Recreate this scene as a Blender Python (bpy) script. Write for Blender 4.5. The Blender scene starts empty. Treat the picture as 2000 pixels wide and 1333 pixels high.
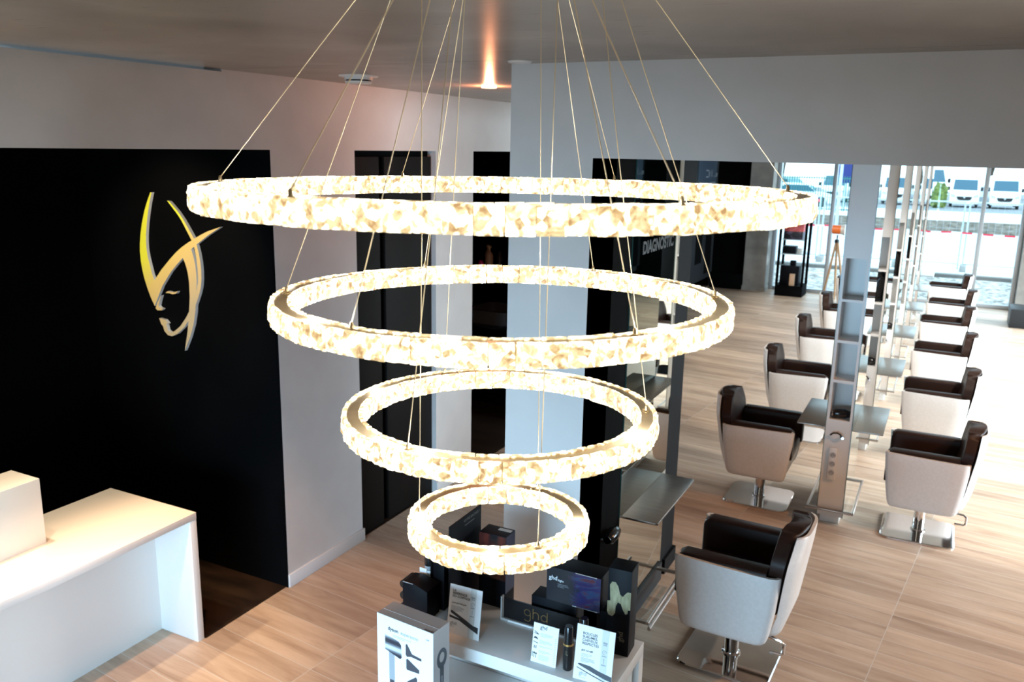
import bpy, bmesh, math, random
from mathutils import Vector, Matrix
from math import pi, radians, sin, cos, atan2
random.seed(7)
sc = bpy.context.scene
COL = sc.collection

# ------------------------------------------------------------------ camera
cam_d = bpy.data.cameras.new('camera'); cam = bpy.data.objects.new('camera', cam_d); COL.objects.link(cam)
cam_d.sensor_width = 36; cam_d.lens = 1667 / 2000 * 36; cam_d.clip_start = 0.02; cam_d.clip_end = 400
YAW, PITCH, ROLL = radians(27.0), radians(12.85), radians(1.08)
f = Vector((-sin(YAW) * cos(PITCH), cos(YAW) * cos(PITCH), -sin(PITCH)))
r = Vector((cos(YAW), sin(YAW), 0)); u = r.cross(f)
r2 = cos(ROLL) * r + sin(ROLL) * u; u2 = -sin(ROLL) * r + cos(ROLL) * u
M = Matrix((r2, u2, -f)).transposed().to_4x4(); M.translation = Vector((0, 0, 2.65))
cam.matrix_world = M
cam_d.dof.use_dof = True; cam_d.dof.focus_distance = 1.9; cam_d.dof.aperture_fstop = 8.0
sc.camera = cam

# ------------------------------------------------------------------ world, exposure
w = bpy.data.worlds.new('overcast'); sc.world = w; w.use_nodes = True
nt = w.node_tree; nt.nodes.clear()
wo = nt.nodes.new('ShaderNodeOutputWorld'); bg = nt.nodes.new('ShaderNodeBackground')
bg.inputs[0].default_value = (0.66, 0.86, 1.0, 1); bg.inputs[1].default_value = 3.0
nt.links.new(bg.outputs[0], wo.inputs[0])
vs = sc.view_settings
vs.view_transform = 'Standard'; vs.look = 'None'; vs.gamma = 1; vs.exposure = 0.42; vs.use_curve_mapping = False
sc.cycles.max_bounces = 8; sc.cycles.diffuse_bounces = 4; sc.cycles.glossy_bounces = 4
sc.cycles.transparent_max_bounces = 12; sc.cycles.transmission_bounces = 4
sc.cycles.sample_clamp_indirect = 6; sc.cycles.use_denoising = True
sc.cycles.caustics_reflective = False; sc.cycles.caustics_refractive = False

def lamp(name, kind, loc, energy, color, target=None, size=0.05, angle=80, blend=0.6, size_y=None):
    d = bpy.data.lights.new(name, kind); d.energy = energy; d.color = color
    if kind == 'AREA':
        d.size = size
        if size_y: d.shape = 'RECTANGLE'; d.size_y = size_y
    else:
        d.shadow_soft_size = size
    if kind == 'SPOT':
        d.spot_size = radians(angle); d.spot_blend = blend
    o = bpy.data.objects.new(name, d); COL.objects.link(o); o.location = loc
    if target is not None:
        o.rotation_euler = (Vector(target) - Vector(loc)).to_track_quat('-Z', 'Y').to_euler()
    return o
WARM = (1.0, 0.50, 0.24)
lamp('spotlight_desk', 'SPOT', (-3.27, 1.75, 2.93), 150, (1, .78, .50), (-3.62, 2.15, .74), .04, 56, .7)
lamp('spotlight_recess', 'SPOT', (-3.82, 2.2, 2.59), 95, (1, .78, .52), (-3.72, 2.25, .74), .04, 62, .5)
lamp('spotlight_entrance', 'SPOT', (-2.75, 2.35, 2.93), 150, WARM, (-2.75, 2.75, 0), .035, 60, .5)
lamp('spotlight_side', 'SPOT', (1.5, 4.9, 2.58), 110, WARM, (.5, 4.9, 0), .035, 110, .6)
lamp('spotlight_hall', 'SPOT', (-2.3, 6.2, 2.95), 8, WARM, (-2.3, 6.4, 0), .035, 110, .6)
for x, y, e in ((1.1, 6.5, 150), (1.1, 8.3, 160), (1.1, 10.1, 150), (1.1, 12.2, 120), (-1.45, 7.0, 55), (-2.1, 8.7, 80), (-2.4, 10.6, 90), (-2.6, 12.8, 110), (-2.4, 14.6, 80)):
    lamp('styling_spotlight', 'SPOT', (x, y, 2.70), e, (1, .93, .84), (x * .55, y + (1.5 if x > -1.5 else 1.1) + (.8 if x == -1.45 else 0), .3), .05, 92 if x != -1.45 else 75, .5)
lamp('added_logo_fill', 'SPOT', (-3.75, 2.3, 2.58), 62, (1, .84, .60), (-4.05, 3.6, 1.9), .04, 60, .6)  # fill lamp added to warm and brighten the gold logo
lamp('hall_uplight', 'POINT', (-2.56, 4.66, 2.955), 7, (1, .36, .17), None, .02)
# area lamps standing in for daylight from the right and behind the camera
o = lamp('window_daylight_right', 'AREA', (5.1, 11.7, 1.4), 1000, (.80, .92, 1), (0, 11.7, -1.1), 10.4, size_y=2.3); o.data.spread = radians(100)
o = lamp('window_daylight_back', 'AREA', (-1.7, -1.05, .9), 68, (.44, .74, 1), (-2.1, 3, -.15), 2.4, size_y=1.4); o.data.spread = radians(86)

# ------------------------------------------------------------------ materials
def mat(name, col=(.8, .8, .8), rough=.5, metal=0., spec=.5, emit=None, es=0., coat=0., alpha=1):
    m = bpy.data.materials.new(name); m.use_nodes = True
    b = m.node_tree.nodes['Principled BSDF']
    b.inputs['Base Color'].default_value = (*col, 1); b.inputs['Roughness'].default_value = rough
    b.inputs['Metallic'].default_value = metal; b.inputs['Specular IOR Level'].default_value = spec
    b.inputs['Coat Weight'].default_value = coat
    if emit: b.inputs['Emission Color'].default_value = (*emit, 1); b.inputs['Emission Strength'].default_value = es
    return m
def N(m, t, **kw):
    n = m.node_tree.nodes.new(t)
    for k, v in kw.items(): setattr(n, k, v)
    return n
def L(m, a, b): m.node_tree.links.new(a, b)
def ramp(m, stops):
    n = N(m, 'ShaderNodeValToRGB'); e = n.color_ramp.elements
    while len(e) < len(stops): e.new(.5)
    for q, (p, c) in zip(e, stops): q.position = p; q.color = (*c, 1)
    return n
def noisy(m, c1, c2, scale=5, detail=4, stretch=(1, 1, 1), bump=0., lo=.35, hi=.65, coord='Object'):
    b = m.node_tree.nodes['Principled BSDF']
    tc = N(m, 'ShaderNodeTexCoord'); mp = N(m, 'ShaderNodeMapping'); mp.inputs['Scale'].default_value = stretch
    L(m, tc.outputs[coord], mp.inputs[0])
    n = N(m, 'ShaderNodeTexNoise'); n.inputs['Scale'].default_value = scale; n.inputs['Detail'].default_value = detail
    L(m, mp.outputs[0], n.inputs['Vector'])
    rp = ramp(m, [(lo, c1), (hi, c2)]); L(m, n.outputs['Fac'], rp.inputs[0]); L(m, rp.outputs[0], b.inputs['Base Color'])
    if bump:
        bp = N(m, 'ShaderNodeBump'); bp.inputs['Strength'].default_value = bump; bp.inputs['Distance'].default_value = .01
        L(m, n.outputs['Fac'], bp.inputs['Height']); L(m, bp.outputs[0], b.inputs['Normal'])
    return m

def floor_mat():
    m = mat('wood_look_planks', rough=.42, spec=.4)
    b = m.node_tree.nodes['Principled BSDF']
    tc = N(m, 'ShaderNodeTexCoord'); mp = N(m, 'ShaderNodeMapping')
    mp.inputs['Rotation'].default_value = (0, 0, radians(6)); mp.inputs['Location'].default_value = (.25, .06, 0)
    L(m, tc.outputs['Object'], mp.inputs[0])
    br = N(m, 'ShaderNodeTexBrick'); br.offset = .27; br.offset_frequency = 1
    br.inputs['Scale'].default_value = 1; br.inputs['Brick Width'].default_value = 1.2; br.inputs['Row Height'].default_value = .155
    br.inputs['Mortar Size'].default_value = .0022; br.inputs['Mortar Smooth'].default_value = .3; br.inputs['Bias'].default_value = 0
    br.inputs['Color1'].default_value = (0, 0, 0, 1); br.inputs['Color2'].default_value = (1, 1, 1, 1); br.inputs['Mortar'].default_value = (.5, .5, .5, 1)
    L(m, mp.outputs[0], br.inputs['Vector'])
    # grain, shifted per plank
    mp2 = N(m, 'ShaderNodeMapping'); mp2.inputs['Scale'].default_value = (.9, 6.5, 1)
    L(m, mp.outputs[0], mp2.inputs[0])
    add = N(m, 'ShaderNodeVectorMath', operation='MULTIPLY_ADD'); add.inputs[1].default_value = (17, 5, 0)
    L(m, br.outputs['Color'], add.inputs[0]); L(m, mp2.outputs[0], add.inputs[2])
    g = N(m, 'ShaderNodeTexNoise'); g.inputs['Scale'].default_value = 1.5; g.inputs['Detail'].default_value = 7; g.inputs['Roughness'].default_value = .62; g.inputs['Distortion'].default_value = .7
    L(m, add.outputs[0], g.inputs['Vector'])
    rp = ramp(m, [(.25, (.32, .23, .165)), (.44, (.45, .34, .255)), (.6, (.54, .425, .33)), (.8, (.61, .505, .41))]); L(m, g.outputs['Fac'], rp.inputs[0])
    tint = ramp(m, [(0, (.80, .76, .74)), (.5, (.98, .95, .92)), (1, (1.1, 1.07, 1.04))]); L(m, br.outputs['Color'], tint.inputs[0])
    mx = N(m, 'ShaderNodeMix', data_type='RGBA', blend_type='MULTIPLY'); mx.inputs['Factor'].default_value = 1
    L(m, rp.outputs[0], mx.inputs['A']); L(m, tint.outputs[0], mx.inputs['B'])
    mo = N(m, 'ShaderNodeMix', data_type='RGBA'); L(m, br.outputs['Fac'], mo.inputs['Factor'])
    L(m, mx.outputs['Result'], mo.inputs['A']); mo.inputs['B'].default_value = (.55, .52, .48, 1)
    L(m, mo.outputs['Result'], b.inputs['Base Color'])
    rr = ramp(m, [(.3, (.50,) * 3), (.7, (.38,) * 3)]); L(m, g.outputs['Fac'], rr.inputs[0]); L(m, rr.outputs[0], b.inputs['Roughness'])
    return m
M_floor = floor_mat()
M_darkfloor = noisy(mat('dark_brown_floor', rough=.45), (.010, .006, .004), (.03, .017, .010), 3, 5, (1, 3, 1))
def ceil_mat():
    m = mat('raw_concrete_ceiling', rough=.33, spec=.35)
    b = m.node_tree.nodes['Principled BSDF']
    tc = N(m, 'ShaderNodeTexCoord')
    a = N(m, 'ShaderNodeTexNoise'); a.inputs['Scale'].default_value = 1.7; a.inputs['Detail'].default_value = 6; a.inputs['Distortion'].default_value = .6
    L(m, tc.outputs['Object'], a.inputs['Vector'])
    rp = ramp(m, [(.3, (.25, .215, .18)), (.55, (.34, .30, .26)), (.72, (.43, .385, .335))]); L(m, a.outputs['Fac'], rp.inputs[0])
    mp = N(m, 'ShaderNodeMapping'); mp.inputs['Scale'].default_value = (6, 40, 1); L(m, tc.outputs['Object'], mp.inputs[0])
    s = N(m, 'ShaderNodeTexNoise'); s.inputs['Scale'].default_value = 1; s.inputs['Detail'].default_value = 2; L(m, mp.outputs[0], s.inputs['Vector'])
    sr = ramp(m, [(.66, (1, 1, 1)), (.74, (.55, .5, .45))]); L(m, s.outputs['Fac'], sr.inputs[0])
    mx = N(m, 'ShaderNodeMix', data_type='RGBA', blend_type='MULTIPLY'); mx.inputs['Factor'].default_value = .8
    L(m, rp.outputs[0], mx.inputs['A']); L(m, sr.outputs[0], mx.inputs['B']); L(m, mx.outputs['Result'], b.inputs['Base Color'])
    return m
M_ceil = ceil_mat()
M_wall = noisy(mat('white_plaster', rough=.7), (.62, .60, .585), (.67, .65, .635), 3, 3)
M_black = noisy(mat('matt_black_panel', rough=.8, spec=.05), (.0012, .0013, .0016), (.0022, .0023, .0027), 2, 2)
M_anthracite = noisy(mat('anthracite_laminate', rough=.45, spec=.35), (.012, .015, .019), (.016, .019, .023), 3, 2)
M_graphite = noisy(mat('graphite_panel', rough=.6, spec=.1), (.0045, .005, .006), (.007, .0075, .009), 3, 2)
M_darkdoor = noisy(mat('dark_brown_door', rough=.6, spec=.15), (.0028, .0017, .0012), (.006, .0034, .0024), 2, 4, (1, 1, .2))
M_base = mat('white_skirting', (.68, .68, .68), .4)
M_desk = mat('white_solid_surface', (.82, .81, .79), .32)
M_white = mat('white_lacquer', (.74, .735, .72), .3)
M_shell = noisy(mat('white_vinyl', rough=.38), (.72, .70, .685), (.76, .745, .73), 60, 2, bump=.04)
def leather():
    m = mat('brown_leather', (.022, .009, .006), .42, spec=.18)
    b = m.node_tree.nodes['Principled BSDF']
    tc = N(m, 'ShaderNodeTexCoord'); mp = N(m, 'ShaderNodeMapping'); mp.inputs['Rotation'].default_value = (radians(45), radians(45), radians(45)); mp.inputs['Scale'].default_value = (55, 55, 55)
    L(m, tc.outputs['Object'], mp.inputs[0])
    c = N(m, 'ShaderNodeTexChecker'); c.inputs['Scale'].default_value = 1; L(m, mp.outputs[0], c.inputs['Vector'])
    n = N(m, 'ShaderNodeTexNoise'); n.inputs['Scale'].default_value = 220; L(m, tc.outputs['Object'], n.inputs['Vector'])
    ad = N(m, 'ShaderNodeMath', operation='ADD'); L(m, c.outputs['Fac'], ad.inputs[0]); L(m, n.outputs['Fac'], ad.inputs[1])
    bp = N(m, 'ShaderNodeBump'); bp.inputs['Strength'].default_value = .16; bp.inputs['Distance'].default_value = .002
    L(m, ad.outputs[0], bp.inputs['Height']); L(m, bp.outputs[0], b.inputs['Normal'])
    return m
M_leather = leather()
M_chrome = mat('polished_chrome', (.78, .78, .80), .06, 1)
M_steel = noisy(mat('brushed_steel', rough=.33, metal=1), (.34, .31, .285), (.42, .39, .36), 4, 3, (1, 60, 1))
M_alu = mat('grey_aluminium', (.42, .45, .48), .4, .6)
M_mirror = mat('mirror_glass', (.80, .88, .86), .012, 1)
M_mirroredge = mat('green_glass_edge', (.03, .09, .08), .15)
M_brass = noisy(mat('brushed_brass', rough=.30, metal=1), (.52, .40, .22), (.62, .48, .28), 30, 3)
M_cable = mat('steel_cable', (.72, .60, .40), .35, .9)
M_paper = mat('white_card', (.80, .82, .83), .5)
M_papergrey = mat('pale_grey_card_stripe', (.60, .63, .62), .5)
M_ink = mat('black_ink', (.015, .015, .018), .5)
M_inkgrey = mat('grey_ink', (.30, .32, .34), .5)
M_bbox = noisy(mat('black_card_box', rough=.5, spec=.12), (.0022, .0026, .0045), (.0035, .0042, .007), 8, 2)
M_bplastic = mat('glossy_black_plastic', (.008, .008, .009), .18)
M_gold = mat('gold_foil', (.78, .52, .20), .28, 1)
M_boxgrey = mat('soft_grey_card', (.55, .53, .53), .5)
M_concrete = noisy(mat('grey_concrete', rough=.8), (.26, .25, .235), (.36, .345, .32), 4, 6, bump=.1)
M_wood = noisy(mat('pale_wood', rough=.5), (.42, .27, .15), (.55, .37, .22), 6, 3, (1, 1, .2))
def glass_mat():
    m = bpy.data.materials.new('window_glass'); m.use_nodes = True; t = m.node_tree; t.nodes.clear()
    o = t.nodes.new('ShaderNodeOutputMaterial'); a = t.nodes.new('ShaderNodeBsdfTransparent'); a.inputs[0].default_value = (.90, .96, .97, 1)
    g = t.nodes.new('ShaderNodeBsdfGlossy'); g.inputs['Roughness'].default_value = .02
    x = t.nodes.new('ShaderNodeMixShader'); x.inputs[0].default_value = .02
    t.links.new(a.outputs[0], x.inputs[1]); t.links.new(g.outputs[0], x.inputs[2]); t.links.new(x.outputs[0], o.inputs[0])
    return m
M_glass = glass_mat()
def crystal_mat():
    # lit crystal: scattered LED light painted as patchy emission, plus clear glossy facets
    m = mat('lit_crystal', (.9, .85, .75), .05, spec=.8)
    b = m.node_tree.nodes['Principled BSDF']
    tc = N(m, 'ShaderNodeTexCoord'); oi = N(m, 'ShaderNodeObjectInfo')
    ad = N(m, 'ShaderNodeVectorMath', operation='MULTIPLY_ADD'); ad.inputs[1].default_value = (31, 17, 23)
    L(m, oi.outputs['Random'], ad.inputs[0]); L(m, tc.outputs['Object'], ad.inputs[2])
    v = N(m, 'ShaderNodeTexVoronoi'); v.inputs['Scale'].default_value = 115; L(m, ad.outputs[0], v.inputs['Vector'])
    n = N(m, 'ShaderNodeTexNoise'); n.inputs['Scale'].default_value = 60; n.inputs['Detail'].default_value = 2; n.inputs['Distortion'].default_value = 1.2; L(m, ad.outputs[0], n.inputs['Vector'])
    sp = N(m, 'ShaderNodeSeparateColor'); L(m, v.outputs['Color'], sp.inputs[0])
    mu = N(m, 'ShaderNodeMath', operation='MULTIPLY'); L(m, sp.outputs[0], mu.inputs[0]); mu.inputs[1].default_value = .42
    a2 = N(m, 'ShaderNodeMath', operation='ADD'); L(m, mu.outputs[0], a2.inputs[0]); L(m, n.outputs['Fac'], a2.inputs[1])
    st = ramp(m, [(.38, (.13,) * 3), (.50, (.20,) * 3), (.64, (.26,) * 3), (.78, (.55,) * 3), (.92, (1,) * 3)])
    L(m, a2.outputs[0], st.inputs[0])
    ml = N(m, 'ShaderNodeMath', operation='MULTIPLY'); ml.inputs[1].default_value = 3.7; L(m, st.outputs[0], ml.inputs[0])
    cr = ramp(m, [(.38, (1, .58, .25)), (.50, (1, .73, .36)), (.66, (1, .82, .47)), (.92, (1, .93, .76))]); L(m, a2.outputs[0], cr.inputs[0])
    L(m, cr.outputs[0], b.inputs['Emission Color']); L(m, ml.outputs[0], b.inputs['Emission Strength'])
    b.inputs['Base Color'].default_value = (.08, .07, .055, 1)
    return m
M_crystal = crystal_mat()

# ------------------------------------------------------------------ mesh helpers
class MB:
    def __init__(s): s.bm = bmesh.new(); s.mi = 0
    def face(s, vs):
        try:
            q = s.bm.faces.new(vs); q.material_index = s.mi; return q
        except ValueError: return None
    def box(s, x0, x1, y0, y1, z0, z1, mtx=None):
        v = [s.bm.verts.new((x, y, z)) for z in (z0, z1) for y in (y0, y1) for x in (x0, x1)]
        for q in ((0, 2, 3, 1), (4, 5, 7, 6), (0, 1, 5, 4), (2, 6, 7, 3), (0, 4, 6, 2), (1, 3, 7, 5)): s.face([v[i] for i in q])
        if mtx: bmesh.ops.transform(s.bm, matrix=mtx, verts=v)
        return s
    def loft(s, rings, cap=True, closed=True):
        R = [[s.bm.verts.new(p) for p in rg] for rg in rings]; n = len(R[0])
        for a, b in zip(R, R[1:]):
            for i in range(n if closed else n - 1): s.face([a[i], a[(i + 1) % n], b[(i + 1) % n], b[i]])
        if cap: s.face(R[0][::-1]); s.face(R[-1])
        return s
    def tube(s, pts, rad, n=8, cap=True):
        pts = [Vector(p) for p in pts]; rings = []; up = None
        for i, p in enumerate(pts):
            t = (pts[min(i + 1, len(pts) - 1)] - pts[max(i - 1, 0)]).normalized()
            if up is None: up = t.cross(Vector((0, 0, 1)) if abs(t.z) < .9 else Vector((1, 0, 0))).normalized()
            else: up = (up - t * up.dot(t)).normalized()
            q = t.cross(up); rr = rad[i] if isinstance(rad, (list, tuple)) else rad
            rings.append([p + rr * (cos(2 * pi * k / n) * up + sin(2 * pi * k / n) * q) for k in range(n)])
        s.loft(rings, cap); return s
    def lathe(s, prof, n=24, c=(0, 0, 0)):
        s.loft([[(c[0] + rr * cos(2 * pi * k / n), c[1] + rr * sin(2 * pi * k / n), c[2] + z) for k in range(n)] for rr, z in prof]); return s
    def prism(s, poly, a, b, axis='y'):
        # poly in (x,z) for axis y, (y,z) for axis x, (x,y) for axis z
        def P(p, t):
            return {'y': (p[0], t, p[1]), 'x': (t, p[0], p[1]), 'z': (p[0], p[1], t)}[axis]
        A = [s.bm.verts.new(P(p, a)) for p in poly]; B = [s.bm.verts.new(P(p, b)) for p in poly]; n = len(poly)
        s.face(A); s.face(B[::-1])
        for i in range(n): s.face([A[i], B[i], B[(i + 1) % n], A[(i + 1) % n]])
        return s
    def build(s, name, mats, parent=None, bevel=0, seg=2, smooth=False, tri=False, loc=None, rot=None, angle=40):
        bm = s.bm
        bmesh.ops.remove_doubles(bm, verts=bm.verts, dist=1e-6)
        if bevel:
            es = [e for e in bm.edges if len(e.link_faces) == 2 and e.calc_face_angle(0) > radians(30)]
            if es: bmesh.ops.bevel(bm, geom=es, offset=bevel, segments=seg, affect='EDGES', profile=.5, clamp_overlap=True)
        bmesh.ops.recalc_face_normals(bm, faces=bm.faces)
        if tri: bmesh.ops.triangulate(bm, faces=[q for q in bm.faces if len(q.verts) > 4])
        me = bpy.data.meshes.new(name); bm.to_mesh(me); bm.free()
        for m in (mats if isinstance(mats, (list, tuple)) else [mats]): me.materials.append(m)
        if smooth or bevel:
            me.polygons.foreach_set('use_smooth', [True] * len(me.polygons))
            me.set_sharp_from_angle(angle=radians(angle))
        o = bpy.data.objects.new(name, me); COL.objects.link(o)
        if parent: o.parent = parent
        if loc: o.location = loc
        if rot: o.rotation_euler = rot
        return o
def B(name, m, dims, parent=None, bevel=0, **k):
    return MB().box(*dims).build(name, m, parent, bevel, **k)
def tag(o, label, cat, group=None, kind=None):
    o['label'] = label; o['category'] = cat
    if group: o['group'] = group
    if kind: o['kind'] = kind
    return o
def thing(name, label, cat, loc=(0, 0, 0), rz=0, group=None):
    o = bpy.data.objects.new(name, None); COL.objects.link(o); o.location = loc; o.rotation_euler = (0, 0, rz); o.empty_display_size = .1
    return tag(o, label, cat, group)
def struct(o, label=None):
    o['kind'] = 'structure'
    if label: o['label'] = label
    return o
def copy_tree(o, parent=None):
    c = o.copy(); COL.objects.link(c)
    if parent is not None: c.parent = parent
    for ch in [q for q in bpy.data.objects if q.parent == o]: copy_tree(ch, c)
    return c
def text(body, size, m, parent, loc, rot=(pi / 2, 0, 0), align='LEFT', ext=.0006, name='lettering', bold=0, sx=1.0, space=1.0):
    cu = bpy.data.curves.new(name, 'FONT'); cu.body = body; cu.size = size; cu.align_x = align; cu.extrude = ext; cu.offset = bold; cu.space_character = space; cu.space_line = .95
    t = bpy.data.objects.new(name, cu); COL.objects.link(t)
    dg = bpy.context.evaluated_depsgraph_get(); dg.update()
    me = bpy.data.meshes.new_from_object(t.evaluated_get(dg)); bpy.data.objects.remove(t); bpy.data.curves.remove(cu)
    me.materials.clear(); me.materials.append(m); me.name = name
    o = bpy.data.objects.new(name, me); COL.objects.link(o); o.parent = parent; o.location = loc; o.rotation_euler = rot; o.scale = (sx, 1, 1)
    return o
def circ(cx, cy, rr, n=16, a0=0, a1=2 * pi): return [(cx + rr * cos(a0 + (a1 - a0) * k / n), cy + rr * sin(a0 + (a1 - a0) * k / n)) for k in range(n + (0 if abs(a1 - a0 - 2 * pi) < 1e-6 else 1))]
def rrect(x0, x1, y0, y1, r_, n=4):
    o = []
    for cx, cy, a in ((x1 - r_, y1 - r_, 0), (x0 + r_, y1 - r_, pi / 2), (x0 + r_, y0 + r_, pi), (x1 - r_, y0 + r_, 3 * pi / 2)):
        o += [(cx + r_ * cos(a + k * pi / 2 / n), cy + r_ * sin(a + k * pi / 2 / n)) for k in range(n + 1)]
    return o

# ------------------------------------------------------------------ room shell
XW = -3.34; YB = 3.46; ZL = 2.608; ZC = 3.0; YF = 17.2; XR = 5.2; YK = -1.2; XC = -1.394
struct(B('floor', M_floor, (XW - .02, XR, YK, YF + .1, -.12, 0)))
struct(MB().box(-4.95, XW - .02, YK, 3.61, -.12, 0).build('floor', M_floor), 'plank floor under the reception desk')
struct(MB().box(-4.9, XW - .015, 2.975, 3.61, 0, .004).build('floor', M_darkfloor), 'dark brown patch of floor in the black recess')  # thin dark brown layer laid over the planks of the recess
struct(MB().box(-6.4, XW - .02, 4.2, 8.9, -.12, 0).build('floor', M_darkfloor), 'dark floor of the back rooms')
c = MB(); c.box(XW - 1.7, XR, YK, 3.30, ZC, ZC + .12); c.box(XW - .15, -1.2, 3.306, 8.9, ZC, ZC + .12); c.box(-1.2, XR, 3.306, YB + .25, ZC, ZC + .12)
c.box(XW, XR, 3.30, 3.306, ZC + .012, ZC + .12)
struct(c.build('ceiling', M_ceil))
struct(MB().box(-1.8, XR, YB + .25, YF, 2.75, 2.87).box(-5.3, -1.8, 8.9, YF, 2.75, 2.87).box(XW, -1.8, 8.85, 8.9, 2.75, 3.12).build('ceiling', M_ceil), 'ceiling of the styling room beyond the beam')
struct(B('ceiling', M_black, (-5.0, XW - .1, YK, 3.7, ZL, ZL + .1)), 'black soffit over the reception recess')
# left wall: lintel and two piers, with a shadow gap under the ceiling
wl = MB(); wl.box(XW - .12, XW, YK, 3.3, ZL, ZC - .012); wl.box(XW - .12, XW, 3.3, 8.9, ZL, ZC); wl.box(XW - .12, XW, 3.62, 4.36, 0, ZL); wl.box(XW - .12, XW, 5.30, 5.84, 0, ZL); wl.box(XW - .12, XW, 7.2, 8.9, 0, ZL)
struct(wl.build('wall_left', M_wall))
struct(MB().box(XW, XW + .014, 3.615, 4.37, 0, .085).box(XW, XW + .014, 5.295, 5.845, 0, .085).build('baseboard_left', M_base, bevel=.003))
struct(MB().box(-5.0, XW - .001, 3.61, 3.70, 0, ZL).box(-4.97, -4.87, -1.2, 3.61, 0, ZL).build('wall_recess', M_black))
# dark back room behind the far opening
struct(MB().box(-6.4, -6.3, 4.2, 8.9, 0, ZL).box(-6.4, XW - .12, 8.8, 8.9, 0, ZL).box(-6.4, XW - .12, 4.2, 4.30, 0, ZL).box(-6.4, XW - .12, 5.5, 5.56, 0, ZL).box(-6.4, XW - .12, 4.2, 8.9, ZL, ZL + .1).build('wall_backroom', M_black))
# beam and column facing the camera
bm_ = MB(); bm_.box(-1.79, XC, YB, YB + .30, 0, ZC); bm_.box(XC, XR, YB, YB + .25, ZL, ZC); bm_.box(-1.79, XC - .008, YB + .30, 4.83, 0, ZC)
struct(bm_.build('wall_front', M_wall))
struct(MB().box(-5.3, -5.2, 8.9, YF, 0, 2.75).box(-5.2, -4.22, 16.9, YF, 0, 2.75).build('wall_styling_left', M_black))
struct(MB().box(-6.4, XW - .02, 8.9, YF + .1, -.12, 0).build('floor', M_floor), 'plank floor in the far left of the styling room')
struct(MB().box(-3.51, -3.09, 16.75, YF + .05, 0, 2.75).build('wall_pillar_left', M_concrete))
struct(MB().box(-3.52, -3.075, 16.735, 16.75, 0, .09).box(-3.09, -3.075, 16.75, 17.1, 0, .09).build('baseboard_pillar', M_concrete))
struct(MB().box(1.12, 1.62, 16.9, YF + .05, 0, 2.75).build('wall_pillar_right', M_concrete))
struct(MB().box(XR, XR + .1, YK, 6.3, 0, ZC).build('wall_right', M_wall))
struct(MB().box(-5, XR + .1, YK - .1, YK, 0, ZC + .1).build('wall_back', M_wall))
# black cladding beside the column, end fin of the mirror wall, plinth
struct(MB().box(XC - .008, XC, YB + .002, 4.02, 0, ZL).build('trim_1', M_black))
struct(MB().box(-1.79, XC, 4.833, 5.12, 0, 2.75).box(XC - .1, XC + .02, 4.90, 5.135, 0, .10).build('trim_2', M_graphite))

# glazing at the far end and on the right
def glazing(idx, x0, x1, muls, label=None):
    g = bpy.data.objects.new('window_%d' % idx, None); COL.objects.link(g); struct(g)
    MB().box(x0, x1, YF, YF + .012, .06, 2.72).build('pane', M_glass, g)
    fr = MB(); fr.box(x0, x1, YF - .05, YF + .07, 0, .07); fr.box(x0, x1, YF - .05, YF + .07, 2.68, 2.75)
    for m_ in muls: fr.box(m_ - .035, m_ + .035, YF - .06, YF + .08, 0, 2.75)
    fr.build('window_frame', M_alu, g, bevel=.004)
glazing(1, -3.09, 1.12, (-3.05, -2.04, -.80, .45, 1.08))
glazing(2, 1.62, XR, (1.66, 3.9, 5.1))
g = bpy.data.objects.new('window_3', None); COL.objects.link(g); struct(g)
MB().box(XR, XR + .012, 6.3, YF, .06, 2.72).build('pane', M_glass, g)
fr = MB(); fr.box(XR - .05, XR + .07, 6.3, YF, 0, .07); fr.box(XR - .05, XR + .07, 6.3, YF, 2.68, 2.75)
for k in range(6): fr.box(XR - .06, XR + .08, 6.33 + k * 2.14, 6.40 + k * 2.14, 0, 2.75)
fr.build('window_frame', M_alu, g)

# dark double door in the first opening
d1 = bpy.data.objects.new('door_1', None); COL.objects.link(d1); struct(d1)
MB().box(XW - .075, XW - .035, 4.372, 4.66, .005, ZL - .04).build('door_leaf', M_darkdoor, d1, bevel=.003)
MB().box(XW - .075, XW - .035, 4.72, 5.29, .005, ZL - .04).build('door_leaf', M_darkdoor, d1, bevel=.003)
MB().box(XW - .10, XW - .07, 4.36, 5.30, .0, ZL).build('door_frame', M_black, d1)

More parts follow.
